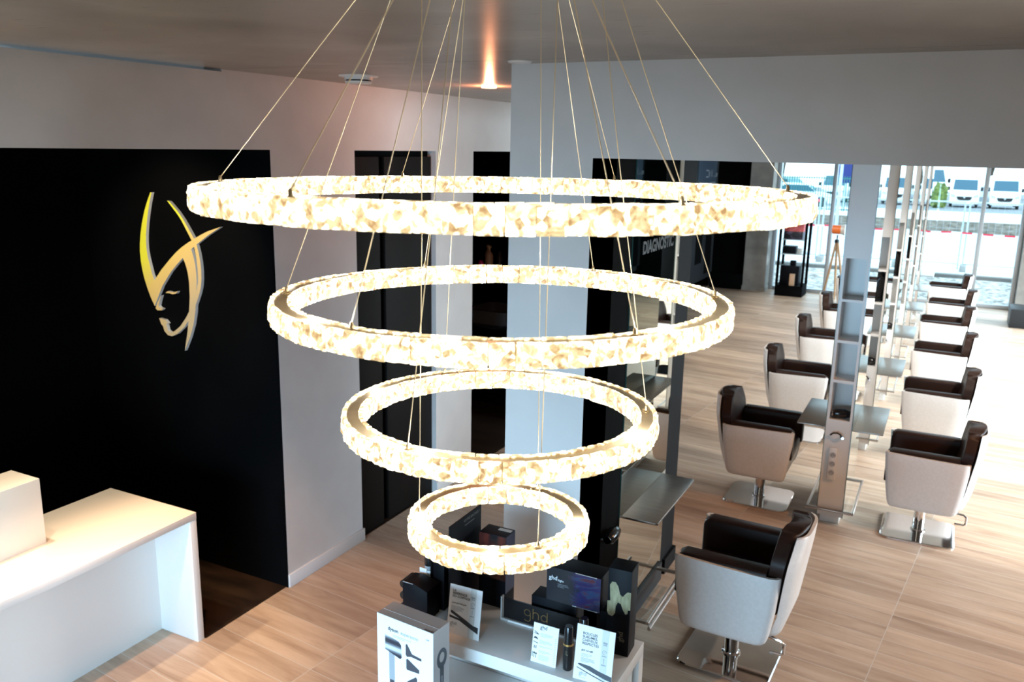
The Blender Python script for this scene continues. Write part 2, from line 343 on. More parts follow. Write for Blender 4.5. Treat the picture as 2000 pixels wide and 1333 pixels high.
# ------------------------------------------------------------------ chandelier
CX, CY = -.6104, 1.1613
rings = [(.4500, 2.5909, .0030, -.0025), (.3519, 2.4252, .0064, -.0039), (.2515, 2.2413, .0032, -.0007), (.1499, 2.0561, .0044, -.0081)]
TH = .0305; BW = .036
chand = thing('ring_chandelier', 'four-tier crystal ring chandelier with glowing cream crystals hung on thin cables', 'chandelier', (CX, CY, ZC))
def crystal_mesh(wd, hg, dp, seed):
    # rectangular crystal block, outer face cut into irregular facets
    rnd = random.Random(seed); bm = bmesh.new(); nx, nz = 4, 4
    g = {}
    for i in range(nx + 1):
        for j in range(nz + 1):
            ex = i in (0, nx); ez = j in (0, nz)
            x = -wd / 2 + wd * i / nx + (0 if ex else rnd.uniform(-.11, .11) * wd)
            z = -hg / 2 + hg * j / nz + (0 if ez else rnd.uniform(-.11, .11) * hg)
            y = dp / 2 - (.0022 if (ex or ez) else 0) - rnd.uniform(0, .0022) + (.0012 if (i + j) % 2 else 0)
            g[i, j] = bm.verts.new((x, y, z))
    for i in range(nx):
        for j in range(nz):
            a, b_, c_, d_ = g[i, j], g[i + 1, j], g[i + 1, j + 1], g[i, j + 1]
            if rnd.random() < .5: bm.faces.new((a, b_, c_)); bm.faces.new((a, c_, d_))
            else: bm.faces.new((a, b_, d_)); bm.faces.new((b_, c_, d_))
    per = [g[i, 0] for i in range(nx + 1)] + [g[nx, j] for j in range(1, nz + 1)] + [g[i, nz] for i in range(nx - 1, -1, -1)] + [g[0, j] for j in range(nz - 1, 0, -1)]
    back = [bm.verts.new((v.co.x * .96, -dp / 2, v.co.z * .97)) for v in per]
    for k in range(len(per)): bm.faces.new((per[k], back[k], back[(k + 1) % len(per)], per[(k + 1) % len(per)]))
    bm.faces.new(back)
    bmesh.ops.recalc_face_normals(bm, faces=bm.faces)
    me = bpy.data.meshes.new('crystal'); bm.to_mesh(me); bm.free(); me.materials.append(M_crystal); return me
CM = [crystal_mesh(.0305, TH + .001, .0085, s) for s in range(9)]
slots = []     # every crystal: (ring index, matrix in the ring's frame, mesh, distance to the camera)
ring_obj = []
for i, (R_, z, tx, ty) in enumerate(rings):
    ro = bpy.data.objects.new('light_ring', None); COL.objects.link(ro); ro.parent = chand
    ro.location = (0, 0, z - ZC); ro.rotation_euler = (ty, -tx, 0)
    ro['label'] = ['largest crystal ring at the top', 'second crystal ring from the top', 'third crystal ring from the top', 'smallest crystal ring at the bottom'][i]
    ring_obj.append(ro)
    Ri = R_ - BW; n = 128
    # brass channel between the two walls of crystal
    b = MB(); ra, rb = R_ - .0088, Ri + .0088
    for a_, z_ in ((ra, -.003), (rb, -.003)): pass
    rg = [[(rr * cos(2 * pi * k / n), rr * sin(2 * pi * k / n), zz) for rr, zz in ((ra, -TH + .002), (ra, -.0015), (rb, -.0015), (rb, -TH + .002))] for k in range(n)]
    Rv = [[b.bm.verts.new(p) for p in q] for q in rg]
    for k in range(n):
        for j in range(4): b.face([Rv[k][j], Rv[k][(j + 1) % 4], Rv[(k + 1) % n][(j + 1) % 4], Rv[(k + 1) % n][j]])
    b.build('brass_channel', M_brass, ro, smooth=True)
    for rad, out in ((R_ - .0043, True), (Ri + .0043, False)):
        cnt = int(round(2 * pi * rad / .0318)); ph = random.random()
        for k in range(cnt):
            a = 2 * pi * (k + ph) / cnt
            p = Vector((rad * cos(a), rad * sin(a), -TH / 2 + random.uniform(-.0006, .0006)))
            fc = a - pi / 2 if out else a + pi / 2
            m_ = Matrix.Translation(p) @ Matrix.Rotation(fc + random.uniform(-.05, .05), 4, 'Z') @ Matrix.Rotation(random.uniform(-.03, .03), 4, 'Y') @ Matrix.Scale(2 * pi * rad / cnt / .0318, 4, (1, 0, 0))
            wp = Vector((CX, CY, z)) + p; view = wp - Vector((0, 0, 2.65))
            nrm = Vector((cos(a), sin(a), 0)) * (1 if out else -1)
            vis = max(0.0, -nrm.dot(view.normalized())) / view.length
            slots.append((vis, i, m_, random.choice(CM)))
slots.sort(key=lambda q: -q[0])
for vis, i, m_, me in slots[:100]:
    o = bpy.data.objects.new('crystal', me); COL.objects.link(o); o.parent = ring_obj[i]; o.matrix_local = m_
rest = bmesh.new()
for vis, i, m_, me in slots[100:]:
    t = bmesh.new(); t.from_mesh(me)
    rx = Matrix.Translation((0, 0, rings[i][1] - ZC)) @ ring_obj[i].rotation_euler.to_matrix().to_4x4()
    bmesh.ops.transform(t, matrix=rx @ m_, verts=t.verts)
    tm = bpy.data.meshes.new('tmp'); t.to_mesh(tm); t.free(); rest.from_mesh(tm); bpy.data.meshes.remove(tm)
me = bpy.data.meshes.new('crystals'); rest.to_mesh(me); rest.free(); me.materials.append(M_crystal)
o = bpy.data.objects.new('crystals', me); COL.objects.link(o); o.parent = chand; o['kind'] = 'stuff'
MB().lathe([(.001, 0), (.165, 0), (.165, -.022), (.150, -.03), (.001, -.03)], 40).build('canopy', M_brass, chand, smooth=True)
cab = [[-154, -95, -36, 28, 88, 145], [-152, -96, -33, 29, 87, 144], [-95, 26, 144], [-155, -35, 86]]
for i, (R_, z, tx, ty) in enumerate(rings):
    rm = R_ - BW / 2
    for a in cab[i]:
        a = radians(a); px, py = rm * cos(a), rm * sin(a); zz = z - ZC + px * tx + py * ty - .002
        t = Vector((.122 * cos(a + .06 * (i - 1)), .122 * sin(a + .06 * (i - 1)), -.028)); e = Vector((px, py, zz + .008))
        mid = e.lerp(t, .5) + Vector((random.uniform(-.002, .002), random.uniform(-.002, .002), 0))
        MB().tube([e, mid, t], .00075, 6).build('suspension_cable', M_cable, chand)
        MB().lathe([(.0001, -.001), (.0065, -.001), (.0065, .001), (.003, .0025), (.0022, .009), (.0008, .011)], 14, (px, py, zz)).build('cable_clamp', M_brass, chand, smooth=True)
        ax = a + .055 / (rm / .2); qx, qy = rm * cos(ax), rm * sin(ax)
        MB().lathe([(.0001, 0), (.0042, 0), (.0038, .0012), (.0015, .0016)], 12, (qx, qy, zz)).build('screw', M_brass, chand, smooth=True)

# point lamps added above each ring channel to lift the beam and ceiling
for i, (R_, z, tx, ty) in enumerate(rings):
    for k in range(4):
        a = pi / 4 + k * pi / 2 + i * .4; rm = R_ - BW / 2
        lamp('ring_fill_lamp', 'POINT', (CX + rm * cos(a), CY + rm * sin(a), z + .012), .85, (.97, .98, 1), None, .01)

# ------------------------------------------------------------------ salon chair
def leatherpad(sections):
    b = MB(); b.loft(sections); return b
def salon_chair():
    t = thing('salon_chair', 'x', 'chair')
    b = MB(); b.loft([[(x, y, z) for x, y in rrect(-.24 + q, .24 - q, -.235 + q, .235 - q, .06 - q * .5, 6)] for z, q in ((.0, 0), (.009, 0), (.014, .005))])
    b.build('base_plate', M_chrome, t, smooth=True, angle=20)
    MB().lathe([(.05, .014), (.05, .02), (.038, .024), (.038, .17), (.03, .172), (.03, .27), (.001, .27)], 28).build('column', M_chrome, t, smooth=True)
    MB().tube([(.03, -.04, .24), (.16, -.10, .235), (.27, -.12, .23), (.288, -.12, .215), (.288, -.12, .165), (.275, -.12, .155), (.22, -.12, .155)], .008, 8).build('height_lever', M_chrome, t, smooth=True)
    # lower seat tub
    secs = []
    for z, sx, sy in ((.255, .145, .20), (.265, .19, .235), (.30, .215, .25), (.38, .228, .262), (.44, .232, .268)):
        secs.append([(x, y, z) for x, y in rrect(-sx, sx * .98, -sy, sy, .05, 4)])
    MB().loft(secs); b = MB(); b.loft(secs); b.build('seat_tub', M_shell, t, smooth=True)
    # side shells, curling round the front and the back corners
    plan = [(-.222, .232), (-.246, .250), (-.260, .272), (-.256, .289), (-.235, .298), (-.16, .302), (0, .304), (.15, .302), (.225, .297), (.255, .285), (.268, .262), (.268, .225)]
    lv = [(.250, .70, .86), (.254, .76, .895), (.266, .805, .925), (.29, .84, .945), (.34, .875, .96), (.44, .93, .98), (.55, .975, .995), (.634, 1.0, 1.0), (.645, .993, .994)]
    for s in (-1, 1):
        b = MB(); outer = []; inner = []
        for k, (z, fx, fy) in enumerate(lv):
            tilt = lambda x: .006 * (-x / .26)
            row = [Vector((x * fx, s * y * fy, z + (tilt(x) if k > 6 else 0))) for x, y in plan]; outer.append(row)
            irow = []
            for q, p in enumerate(row):
                a_ = row[max(q - 1, 0)]; c_ = row[min(q + 1, len(row) - 1)]; d = (c_ - a_).normalized(); nn = Vector((d.y, -d.x, 0)) * s
                irow.append(p + nn * .017)
            inner.append(irow)
        O = [[b.bm.verts.new(p) for p in rw] for rw in outer]; I = [[b.bm.verts.new(p) for p in rw] for rw in inner]; n = len(plan)
        for k in range(len(lv) - 1):
            for q in range(n - 1):
                b.face([O[k][q], O[k][q + 1], O[k + 1][q + 1], O[k + 1][q]]); b.face([I[k][q], I[k + 1][q], I[k + 1][q + 1], I[k][q + 1]])
            b.face([O[k][0], O[k + 1][0], I[k + 1][0], I[k][0]]); b.face([O[k][-1], I[k][-1], I[k + 1][-1], O[k + 1][-1]])
        for q in range(n - 1):
            b.face([O[0][q], I[0][q], I[0][q + 1], O[0][q + 1]]); b.face([O[-1][q], O[-1][q + 1], I[-1][q + 1], I[-1][q]])
        b.build('side_shell', M_shell, t, smooth=True, angle=55)
    # padded arms
    for s in (-1, 1):
        secs = []
        for x, h, wd in ((-.252, .628, .040), (-.245, .648, .048), (-.215, .664, .052), (0, .664, .052), (.2, .664, .052)):
            yc = .236; z0 = .44
            prof = [(yc - wd, z0), (yc - wd, h - .018), (yc - wd + .006, h - .005), (yc - wd + .018, h), (yc + wd - .016, h - .003), (yc + wd - .006, h - .012), (yc + wd - .004, h - .03), (yc + wd - .004, z0)]
            secs.append([(x, s * y, z) for y, z in prof])
        b = MB(); b.loft(secs); b.build('arm_pad', M_leather, t, smooth=True, angle=50)
    b = MB(); b.loft([[(x, y, z) for x, y in rrect(-.245 + q, .20, -.184 + q, .184 - q, .035, 4)] for z, q in ((.42, .01), (.435, 0), (.478, 0), (.492, .012), (.497, .03))])
    b.build('seat_cushion', M_leather, t, smooth=True, angle=50)
    # backrest: padded inner face and white outer shell, both following a shouldered outline
    key = [(.40, .195), (.50, .228), (.60, .252), (.66, .266), (.70, .266), (.735, .250), (.77, .222), (.80, .200), (.825, .178), (.838, .150), (.845, .105)]
    def hwf(z):
        for (z0, w0), (z1, w1) in zip(key, key[1:]):
            if z <= z1: q = (z - z0) / (z1 - z0); return w0 + (w1 - w0) * q
        return key[-1][1]
    zs = [.40 + .26 * k / 6 for k in range(6)] + [.66 + .14 * k / 12 for k in range(12)] + [.80, .81, .82, .828, .834, .839, .843, .845]
    secs = []
    for k, z in enumerate(zs):
        wv = sum(hwf(z + q) for q in (-.012, -.006, 0, .006, .012)) / 5 if .44 < z < .815 else hwf(z)
        wv -= .006; lean = (z - .40) * .13; top = max(0, (z - .825) / .02); sh = .16 * top ** 2
        xa, xb = .185 + lean, .292 + lean; xm = (xa + xb) / 2; xa = xm + (xa - xm) * (1 - sh); xb = xm + (xb - xm) * (1 - sh * .3)
        ring = []; ny = 14
        for j in range(ny + 1):
            y = -wv + 2 * wv * j / ny; q = abs(y / wv); rd = .018 * max(0, (q - .8) / .2) ** 2
            ring.append((xa - .030 * q ** 2.6 + rd, y, z - (.010 * max(0, (q - .75) / .25) if k >= len(zs) - 3 else 0)))
        for j in range(ny, -1, -1):
            y = -wv + 2 * wv * j / ny; q = abs(y / wv)
            ring.append((xb - .008 - .045 * q ** 2.5, y, z - (.010 * max(0, (q - .75) / .25) if k >= len(zs) - 3 else 0)))
        secs.append(ring)
    b = MB(); b.loft(secs); b.build('backrest_cushion', M_leather, t, smooth=True, angle=60)
    secs = []
    for k, z in enumerate([.262, .27, .30, .36] + [q for q in zs if q < .832]):
        wv = (.15, .175, .192, .200)[k] if k < 4 else (sum(hwf(z + q) for q in (-.012, -.006, 0, .006, .012)) / 5 if .44 < z < .815 else hwf(z)) + .004
        lean = (z - .40) * (.13 if z > .4 else .30); ring = []; ny = 14; thk = .016
        for j in range(ny + 1):
            y = -wv + 2 * wv * j / ny; q = abs(y / wv); ring.append((.288 + lean - .036 * q ** 5, y, z))
        for j in range(ny, -1, -1):
            y = -wv + 2 * wv * j / ny; q = abs(y / wv); ring.append((.288 + thk + lean - .050 * q ** 5, y * 1.03, z))
        secs.append(ring)
    b = MB(); b.loft(secs); b.build('back_shell', M_shell, t, smooth=True, angle=60)
    return t
ch0 = salon_chair(); used = False
def place_chair(x, y, rz, label, group, first=[True]):
    o = ch0 if first[0] else copy_tree(ch0); first[0] = False
    o.location = (x, y, 0); o.rotation_euler = (0, 0, rz); tag(o, label, 'chair', group)
GR = 'salon chairs right of the mirror stations'; GL = 'salon chairs left of the mirror stations'
place_chair(-.79, 4.22, radians(-2), 'large near white salon chair with brown leather, facing the wall mirror beside the black panel', 'salon chair at the wall mirror')
rl = ['near white salon chair right of the first mirror column, nearest of the right row',
      'white and brown salon chair second from the front in the right row',
      'white and brown salon chair third from the front in the right row',
      'white and brown salon chair fourth from the front in the right row',
      'white salon chair fifth in the right row, second from the far glazing',
      'farthest white salon chair of the right row, nearest the street windows']
for (y, rz), lb in zip([(6.42, 0), (8.16, 1), (9.90, -1), (11.68, 1), (13.22, -2), (14.95, 0)], rl): place_chair(.035 + (.04 if y == 13.22 else 0), y, radians(rz), lb, GR)
ll = ['white salon chair with its back to the hall, left of the nearest mirror column',
      'white salon chair second from the front in the left row, blue sheen on its back',
      'white salon chair third from the front in the left row',
      'far white salon chair in the left row, half hidden by the column of niches',
      'salon chair fifth in the left row, glimpsed between the mirror columns']
for (y, rz), lb in zip([(6.48, 180), (8.24, 181), (10.02, 180), (11.88, 181), (13.6, 180)], ll): place_chair(-1.10, y, radians(rz), lb, GL)

# ------------------------------------------------------------------ mirror stations
def station(first):
    t = thing('mirror_station', 'x', 'styling station')
    X0, X1, Y1 = -.0905, .0905, .75       # local x across, y away
    b = MB(); zt = 2.74
    nz = [(.805, 1.075), (1.095, 1.36), (1.38, 1.65), (1.668, 1.95)]
    b.box(X0 + .004, -.068, 0, Y1, .08, zt); b.box(.068, X1 - .004, 0, Y1, .08, zt); b.box(-.068, .068, .20, Y1, .08, zt)
    zz = .08
    for a, c_ in nz: b.box(-.068, .068, .0008, .20, zz, a); zz = c_
    b.box(-.068, .068, .0008, .20, zz, zt)
    b.build('cabinet', M_white, t)
    for s in (-1, 1):
        xa = s * (X1 - .004) if s > 0 else X0; xb = X1 if s > 0 else X0 + .004
        b = MB(); b.mi = 0; b.box(xa, xb, -.003, Y1, .075, zt)
        o = b.build('mirror', [M_mirror, M_mirroredge], t)
        for p in o.data.polygons:
            if abs(p.normal.x) < .5: p.material_index = 1
        sh = MB(); A = s * X1; E = s * (X1 + .20)
        pl = [(A, .04), (E - s * .008, .04), (E, .048), (E, .742), (E - s * .008, .75), (A, .75)]
        sh.prism(pl if s > 0 else pl[::-1], .724, .734, 'z').build('shelf', M_steel, t, bevel=.002)
    for ya in (-.045, .66): B('footrest_bar', M_steel, (-.165, .165, ya, ya + .034, .128, .142), t, bevel=.003)
    for s in (-1, 1): MB().tube([(s * .155, -.03, .135), (s * .155, .68, .135)], .011, 10).build('foot_rail', M_chrome, t, smooth=True)
    B('plinth', M_white, (-.072, .062, .07, .68, 0, .08), t, bevel=.003)
    # dryer hook and sockets
    b = MB(); b.tube([(-.045, -.002, .69), (-.045, -.03, .70), (-.03, -.035, .715), (0, -.035, .72), (.02, -.035, .71), (.025, -.03, .69), (.025, -.002, .69)], .006, 8)
    b.build('dryer_hook', M_bplastic, t, smooth=True)
    MB().tube([(.035, -.002, .685), (.035, -.03, .685)], .009, 12).build('key_lock', M_chrome, t, smooth=True)
    so = MB().box(-.045, .012, -.018, 0, .36, .60).build('socket_strip', M_white, t, bevel=.006)
    for k in range(3):
        zc = .415 + k * .066
        b = MB(); b.prism(circ(-.017, zc, .021, 18), -.0195, -.0175); b.mi = 1
        b.prism(circ(-.025, zc, .003, 8), -.0205, -.0195); b.prism(circ(-.009, zc, .003, 8), -.0205, -.0195); b.prism(circ(-.017, zc + .009, .003, 8), -.0205, -.0195)
        b.build('socket', [mat_sock, M_ink], so)
    return t
mat_sock = mat('socket_grey', (.42, .42, .43), .4)
st0 = station(True)
slb = ['nearest white column of niches with mirrors, steel shelves and a triple socket', 'second mirror column from the front, a black bundle in its second niche',
       'third mirror column from the front, behind the two nearest', 'fourth mirror column from the front', 'fifth mirror column from the front, slim in the distance', 'farthest mirror column, nearest the street glazing']
SY = [6.19, 8.0, 9.83, 11.65, 13.45, 15.2]; SX = [-.5465 + .018 * k for k in range(6)]
stn = []
for k in range(6):
    o = st0 if k == 0 else copy_tree(st0); o.location = (SX[k], SY[k], 0); tag(o, slb[k], 'styling station', 'mirror stations in a row'); stn.append(o)
# things stored in the niches
def dryer(name, label, loc, rz=0, s=1.0):
    t = thing(name, label, 'hair dryer', loc, rz)
    MB().tube([(-.055, 0, .035), (-.04, 0, .036), (.03, 0, .036), (.05, 0, .034), (.075, 0, .034)], [.022, .033, .034, .027, .024], 16).build('barrel', M_bplastic, t, smooth=True)
    MB().tube([(-.01, 0, .03), (-.025, .05, .016), (-.03, .09, .014)], [.015, .014, .012], 12).build('handle', M_bplastic, t, smooth=True)
    MB().tube([(-.057, 0, .035), (-.063, 0, .035)], .020, 16).build('filter_ring', M_chrome, t, smooth=True)
    return t
dryer('hair_dryer', 'black hair dryer lying in the lowest niche of the nearest column', (SX[0], SY[0] + .05, .806), radians(15))
dryer('hair_dryer', 'black hair dryer lying in the lowest niche of the second column', (SX[1], SY[1] + .05, .806), radians(10))
dryer('hair_dryer', 'black hair dryer lying in the lowest niche of the third column', (SX[2], SY[2] + .05, .806), radians(10))
def cape(k, z, h, lb):
    b = MB(); x0, x1 = -.062, .062; ring = []
    for i in range(7):
        zz = h * i / 6; wv = .062 - .008 * sin(i * 1.1) - (.02 if i == 6 else 0); ring.append([(wv * cos(q * pi / 8) * 1.0, .10 + .075 * sin(q * pi / 8) + .01 * sin(3 * q + i), zz) for q in range(16)])
    b.loft(ring)
    o = b.build('folded_cape', M_bplastic, None, smooth=True, loc=(SX[k], SY[k], z + .001)); tag(o, lb, 'hairdressing cape')
cape(1, 1.38, .255, 'black bundled cape filling the second niche of the second mirror column')
cape(2, 1.38, .255, 'black bundled cape in the second niche of the third mirror column')
cape(3, 1.38, .255, 'black bundled cape in the second niche of the fourth mirror column')

# wall mirror station beside the column
ws = thing('wall_mirror_station', 'tall wall mirror with brushed steel shelf and chrome foot rail beside the black panel', 'styling station', (XC, 4.02, 0))
o = MB().box(0, .006, .002, .812, .12, ZL).build('mirror', [M_mirror, M_mirroredge], ws)
for p in o.data.polygons:
    if abs(p.normal.x) < .5: p.material_index = 1
MB().prism([(0.006, .03), (.196, .03), (.206, .04), (.206, .735), (.196, .745), (.006, .745)], .722, .734, 'z').build('shelf', M_steel, ws, bevel=.002)
B('plinth', M_anthracite, (0, .02, .002, .812, 0, .12), ws)
for dz in (0, .03): MB().tube([(.175 + dz * .4, .05, .135 - dz), (.175 + dz * .4, .74, .135 - dz)], .010, 10).build('foot_rail', M_chrome, ws, smooth=True)
MB().box(.02, .18, .70, .72, .115, .13).box(.02, .18, .07, .09, .115, .13).build('rail_bracket', M_steel, ws)
text('DIAGNOSTIC', .090, mat('charcoal_letter', (.03, .03, .032), .5), ws, (.0075, .15, 2.125), (pi / 2, 0, pi / 2), bold=.003, ext=.001, sx=.98)
hd = dryer('hair_dryer', 'black hair dryer hanging with a chrome cap on the black panel beside the wall mirror', (XC + .045, 3.80, .70), radians(90))
MB().tube([(.02, .03, .03), (.10, .04, .025), (.15, .03, .01)], .008, 8).build('hook', M_bplastic, hd, smooth=True)

# ------------------------------------------------------------------ reception desk
rd = thing('reception_desk', 'white angular reception desk with a low worktop and boxed end in the recess', 'desk', (-3.36, 2.97, 0))
MB().prism([(0, 0), (0.003, -.50), (.003, -.85), (-.012, -1.1), (-.012, -2.6), (-.66, -2.6), (-.66, 0)], .703, .742, 'z').build('worktop', M_desk, rd, bevel=.0015)
B('end_panel', M_desk, (-.66, -.002, -.042, 0, 0, .703), rd, bevel=.0015)
B('front_panel', M_desk, (-.305, -.28, -2.6, -.042, 0, .703), rd)
B('raised_counter', M_desk, (-.56, -.348, -1.7, -.603, .742, 1.073), rd, bevel=.0015)

# ------------------------------------------------------------------ wall logo (gold woman's profile)
LS = [[(183,95),(160,160),(140,230),(122,320),(112,400),(108,460),(108,520),(114,585),(125,650),(140,715),(160,780),(185,850),(215,915),(235,860),(270,770),(330,670),(372,618),(417,568),(478,505),(517,470),(600,405),(690,345),(600,375),(550,400),(500,430),(455,458),(410,490),(370,526),(330,570),(265,650),(212,730),(195,680),(180,620),(165,560),(155,500),(152,450),(152,400),(157,320),(165,250),(177,170),(192,95)],
      [(417,568),(432,600),(445,640),(456,690),(463,740),(468,850),(463,955),(440,1000),(400,1060),(360,1095),(330,1107),(310,1090),(298,1040),(312,1042),(290,1015),(247,1003),(262,1045),(275,1060),(285,1095),(310,1125),(340,1133),(380,1115),(430,1065),(458,1020),(452,1100),(432,1238),(470,1140),(495,1050),(508,960),(515,815),(518,740),(515,680),(508,620),(495,560),(478,505)],
      [(305,155),(370,240),(405,292),(435,350),(485,447),(500,487),(515,560),(525,650),(528,740),(515,815),(513,905),(540,820),(550,770),(553,720),(551,660),(545,600),(535,540),(520,480),(500,430),(450,340),(418,285),(380,230),(318,158)],
      [(293,820),(310,808),(335,815),(360,815),(381,808),(370,825),(345,830),(320,822)],
      [(262,838),(235,890),(222,930),(235,945),(265,946),(274,935),(255,928),(243,915),(250,880)]]
def logo_pt(px, py):
    # position on the black wall Y=3.61 (measured from the photograph)
    x, y = 250 + px / 3.704, 350 + py / 3.704
    d = ((x - 1000) / 1667) * r2 + (-(y - 666.5) / 1667) * u2 + f
    s = 3.61 / d.y; return (d.x * s, 2.65 + d.z * s)
def logo_mat():
    m = mat('gold_gradient_lacquer', rough=.35)
    b = m.node_tree.nodes['Principled BSDF']
    tc = N(m, 'ShaderNodeTexCoord'); sp = N(m, 'ShaderNodeSeparateXYZ'); L(m, tc.outputs['Object'], sp.inputs[0])
    mr = N(m, 'ShaderNodeMapRange'); mr.inputs['From Min'].default_value = 1.4; mr.inputs['From Max'].default_value = 2.35; L(m, sp.outputs['Z'], mr.inputs['Value'])
    ad = N(m, 'ShaderNodeMath', operation='MULTIPLY_ADD'); ad.inputs[1].default_value = -.9; ad.inputs[2].default_value = -3.55; L(m, sp.outputs['X'], ad.inputs[0])
    s2 = N(m, 'ShaderNodeMath', operation='ADD'); L(m, mr.outputs[0], s2.inputs[0]); L(m, ad.outputs[0], s2.inputs[1])
    rp = ramp(m, [(.30, (.62, .47, .27)), (.52, (.80, .55, .24)), (.72, (.90, .62, .20)), (.95, (.95, .90, .06))]); L(m, s2.outputs[0], rp.inputs[0])
    L(m, rp.outputs[0], b.inputs['Base Color']); return m
M_logo = logo_mat(); M_silver = mat('silver_edge', (.85, .85, .85), .3)
b = MB()
for k, pl in enumerate(LS):
    pts = [logo_pt(*p) for p in pl]
    b.mi = 0; y0 = 3.588 - .0004 * k
    A = [b.bm.verts.new((x, y0, z)) for x, z in pts]; b.face(A)
    b.mi = 1; C_ = [b.bm.verts.new((x, 3.608, z)) for x, z in pts]; n = len(pts)
    for i in range(n): b.face([A[i], C_[i], C_[(i + 1) % n], A[(i + 1) % n]])
lg = b.build('wall_logo', [M_logo, M_silver]); tag(lg, "gold outline of a woman's profile with sweeping hair, mounted on the black wall", 'logo')

# ------------------------------------------------------------------ ceiling fittings
sd = thing('smoke_detector', 'round white detector with a dark slot on a ceiling plate, left of the glow', 'smoke detector', (-2.887, 3.818, ZC))
MB().lathe([(.001, 0), (.105, 0), (.10, -.006), (.001, -.006)], 36).build('base_plate', M_white, sd, smooth=True)
MB().lathe([(.001, -.006), (.075, -.006), (.075, -.022), (.001, -.022)], 32).build('housing', M_white, sd, smooth=True)
MB().lathe([(.001, -.022), (.066, -.022), (.066, -.030), (.001, -.030)], 32).build('slot', M_bplastic, sd)
MB().lathe([(.001, -.030), (.072, -.030), (.068, -.040), (.001, -.042)], 32).build('cap', M_white, sd, smooth=True)
cd = MB().lathe([(.001, 0), (.052, 0), (.046, -.007), (.001, -.008)], 32).build('ceiling_disc', M_white, None, smooth=True, loc=(-1.70, 3.36, ZC)); tag(cd, 'small flat white ceiling disc in front of the column top', 'ceiling fitting')
ul = MB().lathe([(.001, 0), (.045, 0), (.045, -.01), (.001, -.01)], 24).build('ceiling_spotlight', mat('spot_lens', (.9, .7, .5), .3, emit=(1, .6, .35), es=12), None, loc=(-2.56, 4.66, ZC)); tag(ul, 'small warm ceiling light making an orange glow streak on the concrete', 'ceiling light')

# ------------------------------------------------------------------ back room: bottles and wash unit
sh = MB().box(-4.45, -4.05, 5.6, 8.6, 1.38, 1.40).build('wall_shelf', M_darkdoor); tag(sh, 'dark shelf carrying bottles in the dim room behind the wall opening', 'shelf')
B('shelf_back', M_black, (-4.5, -4.45, 5.6, 8.6, 1.2, 1.9), sh)
M_pink = mat('pink_bottle', (.75, .03, .22), .25); M_cream = mat('cream_bottle', (.62, .42, .28), .3); M_dkb = mat('dim_glass_bottle', (.06, .05, .05), .2)
def bottle(label, loc, m, h=.20, rr=.03, neck=.3):
    o = MB().lathe([(.001, 0), (rr, 0), (rr, h * .62), (rr * .75, h * .72), (rr * neck, h * .80), (rr * neck, h * .9), (rr * .5, h * .92), (rr * .5, h), (.001, h)], 16).build('bottle', m, None, smooth=True, loc=loc)
    tag(o, label, 'bottle', 'bottles in the dim back room')
bottle('bright pink bottle on the dark back-room shelf beside the white pier', (-4.15, 7.43, 1.401), M_pink, .13, .035, .8)
bottle('tall cream bottle with a narrow neck on the dark shelf', (-4.15, 7.60, 1.401), M_cream, .26, .042, .28)
bottle('cream bottle standing behind the tall narrow-necked one on the dark shelf', (-4.24, 7.74, 1.401), M_cream, .25, .032, .3)
bottle('dim dark bottle at the right end of the back-room shelf', (-4.2, 7.92, 1.401), M_dkb, .17, .035, .5)
wu = thing('shampoo_unit', 'brown and grey shampoo basin chair in the dim room beyond the opening', 'wash unit', (-4.15, 7.8, 0))
b = MB(); b.loft([[(x, y, z) for x, y in rrect(-.26 - q, .26 + q, -.26 - q, .26 + q, .1, 5)] for z, q in ((.78, -.10), (.86, 0), (1.0, .02), (1.0, -.03), (.9, -.07))]); b.build('basin', mat('grey_basin', (.10, .11, .12), .25), wu, smooth=True)
B('armrest', mat('dim_brown_leather', (.10, .045, .03), .35), (.28, .72, -.34, -.24, .45, .98), wu, bevel=.03)
B('armrest', bpy.data.materials['dim_brown_leather'], (.28, .72, .24, .34, .45, .98), wu, bevel=.03)
B('seat', M_leather, (.26, .80, -.24, .24, .0, .50), wu, bevel=.03)
B('pedestal', M_black, (-.18, .25, -.2, .2, 0, .79), wu)

# ------------------------------------------------------------------ product table and its display
TZ = .72
tb = thing('display_table', 'white square-edged product table carrying black boxes and price cards', 'table', (-1.4, 2.80, 0))
B('tabletop', M_white, (-.50, .497, -.19, .19, TZ - .055, TZ), tb, bevel=.002)
for x in (-.50, .447):
    for y in (-.19, .14): B('leg', M_white, (x, x + .05, y, y + .05, 0, TZ - .055), tb)
B('side_panel', M_papergrey, (.468, .476, -.14, .14, .05, TZ - .055), tb)
B('back_panel', M_white, (-.45, .447, .165, .175, .0, TZ - .055), tb)
B('lower_shelf', M_white, (-.45, .447, -.16, .16, .36, .385), tb)

def bars(parent, x, z, w_, n, dz, m=M_inkgrey, h=.0011, y=-.0016, seed=1):
    rnd = random.Random(seed); b = MB()
    for k in range(n):
        ww = w_ * rnd.uniform(.72, 1) if k < n - 1 else w_ * .5
        b.box(x, x + ww, y, y + .0004, z - k * dz, z - k * dz + h)
    return b.build('small_print', m, parent)
def card(label, x0, x1, y, h, lean, rz=0):
    t = thing('display_card', label, 'display card', ((x0 + x1) / 2, y, TZ), 0, None); t.rotation_euler = (radians(-lean), 0, rz); wd = x1 - x0
    B('board', M_paper, (-wd / 2, wd / 2, -.001, .002, 0, h), t)
    return t, wd
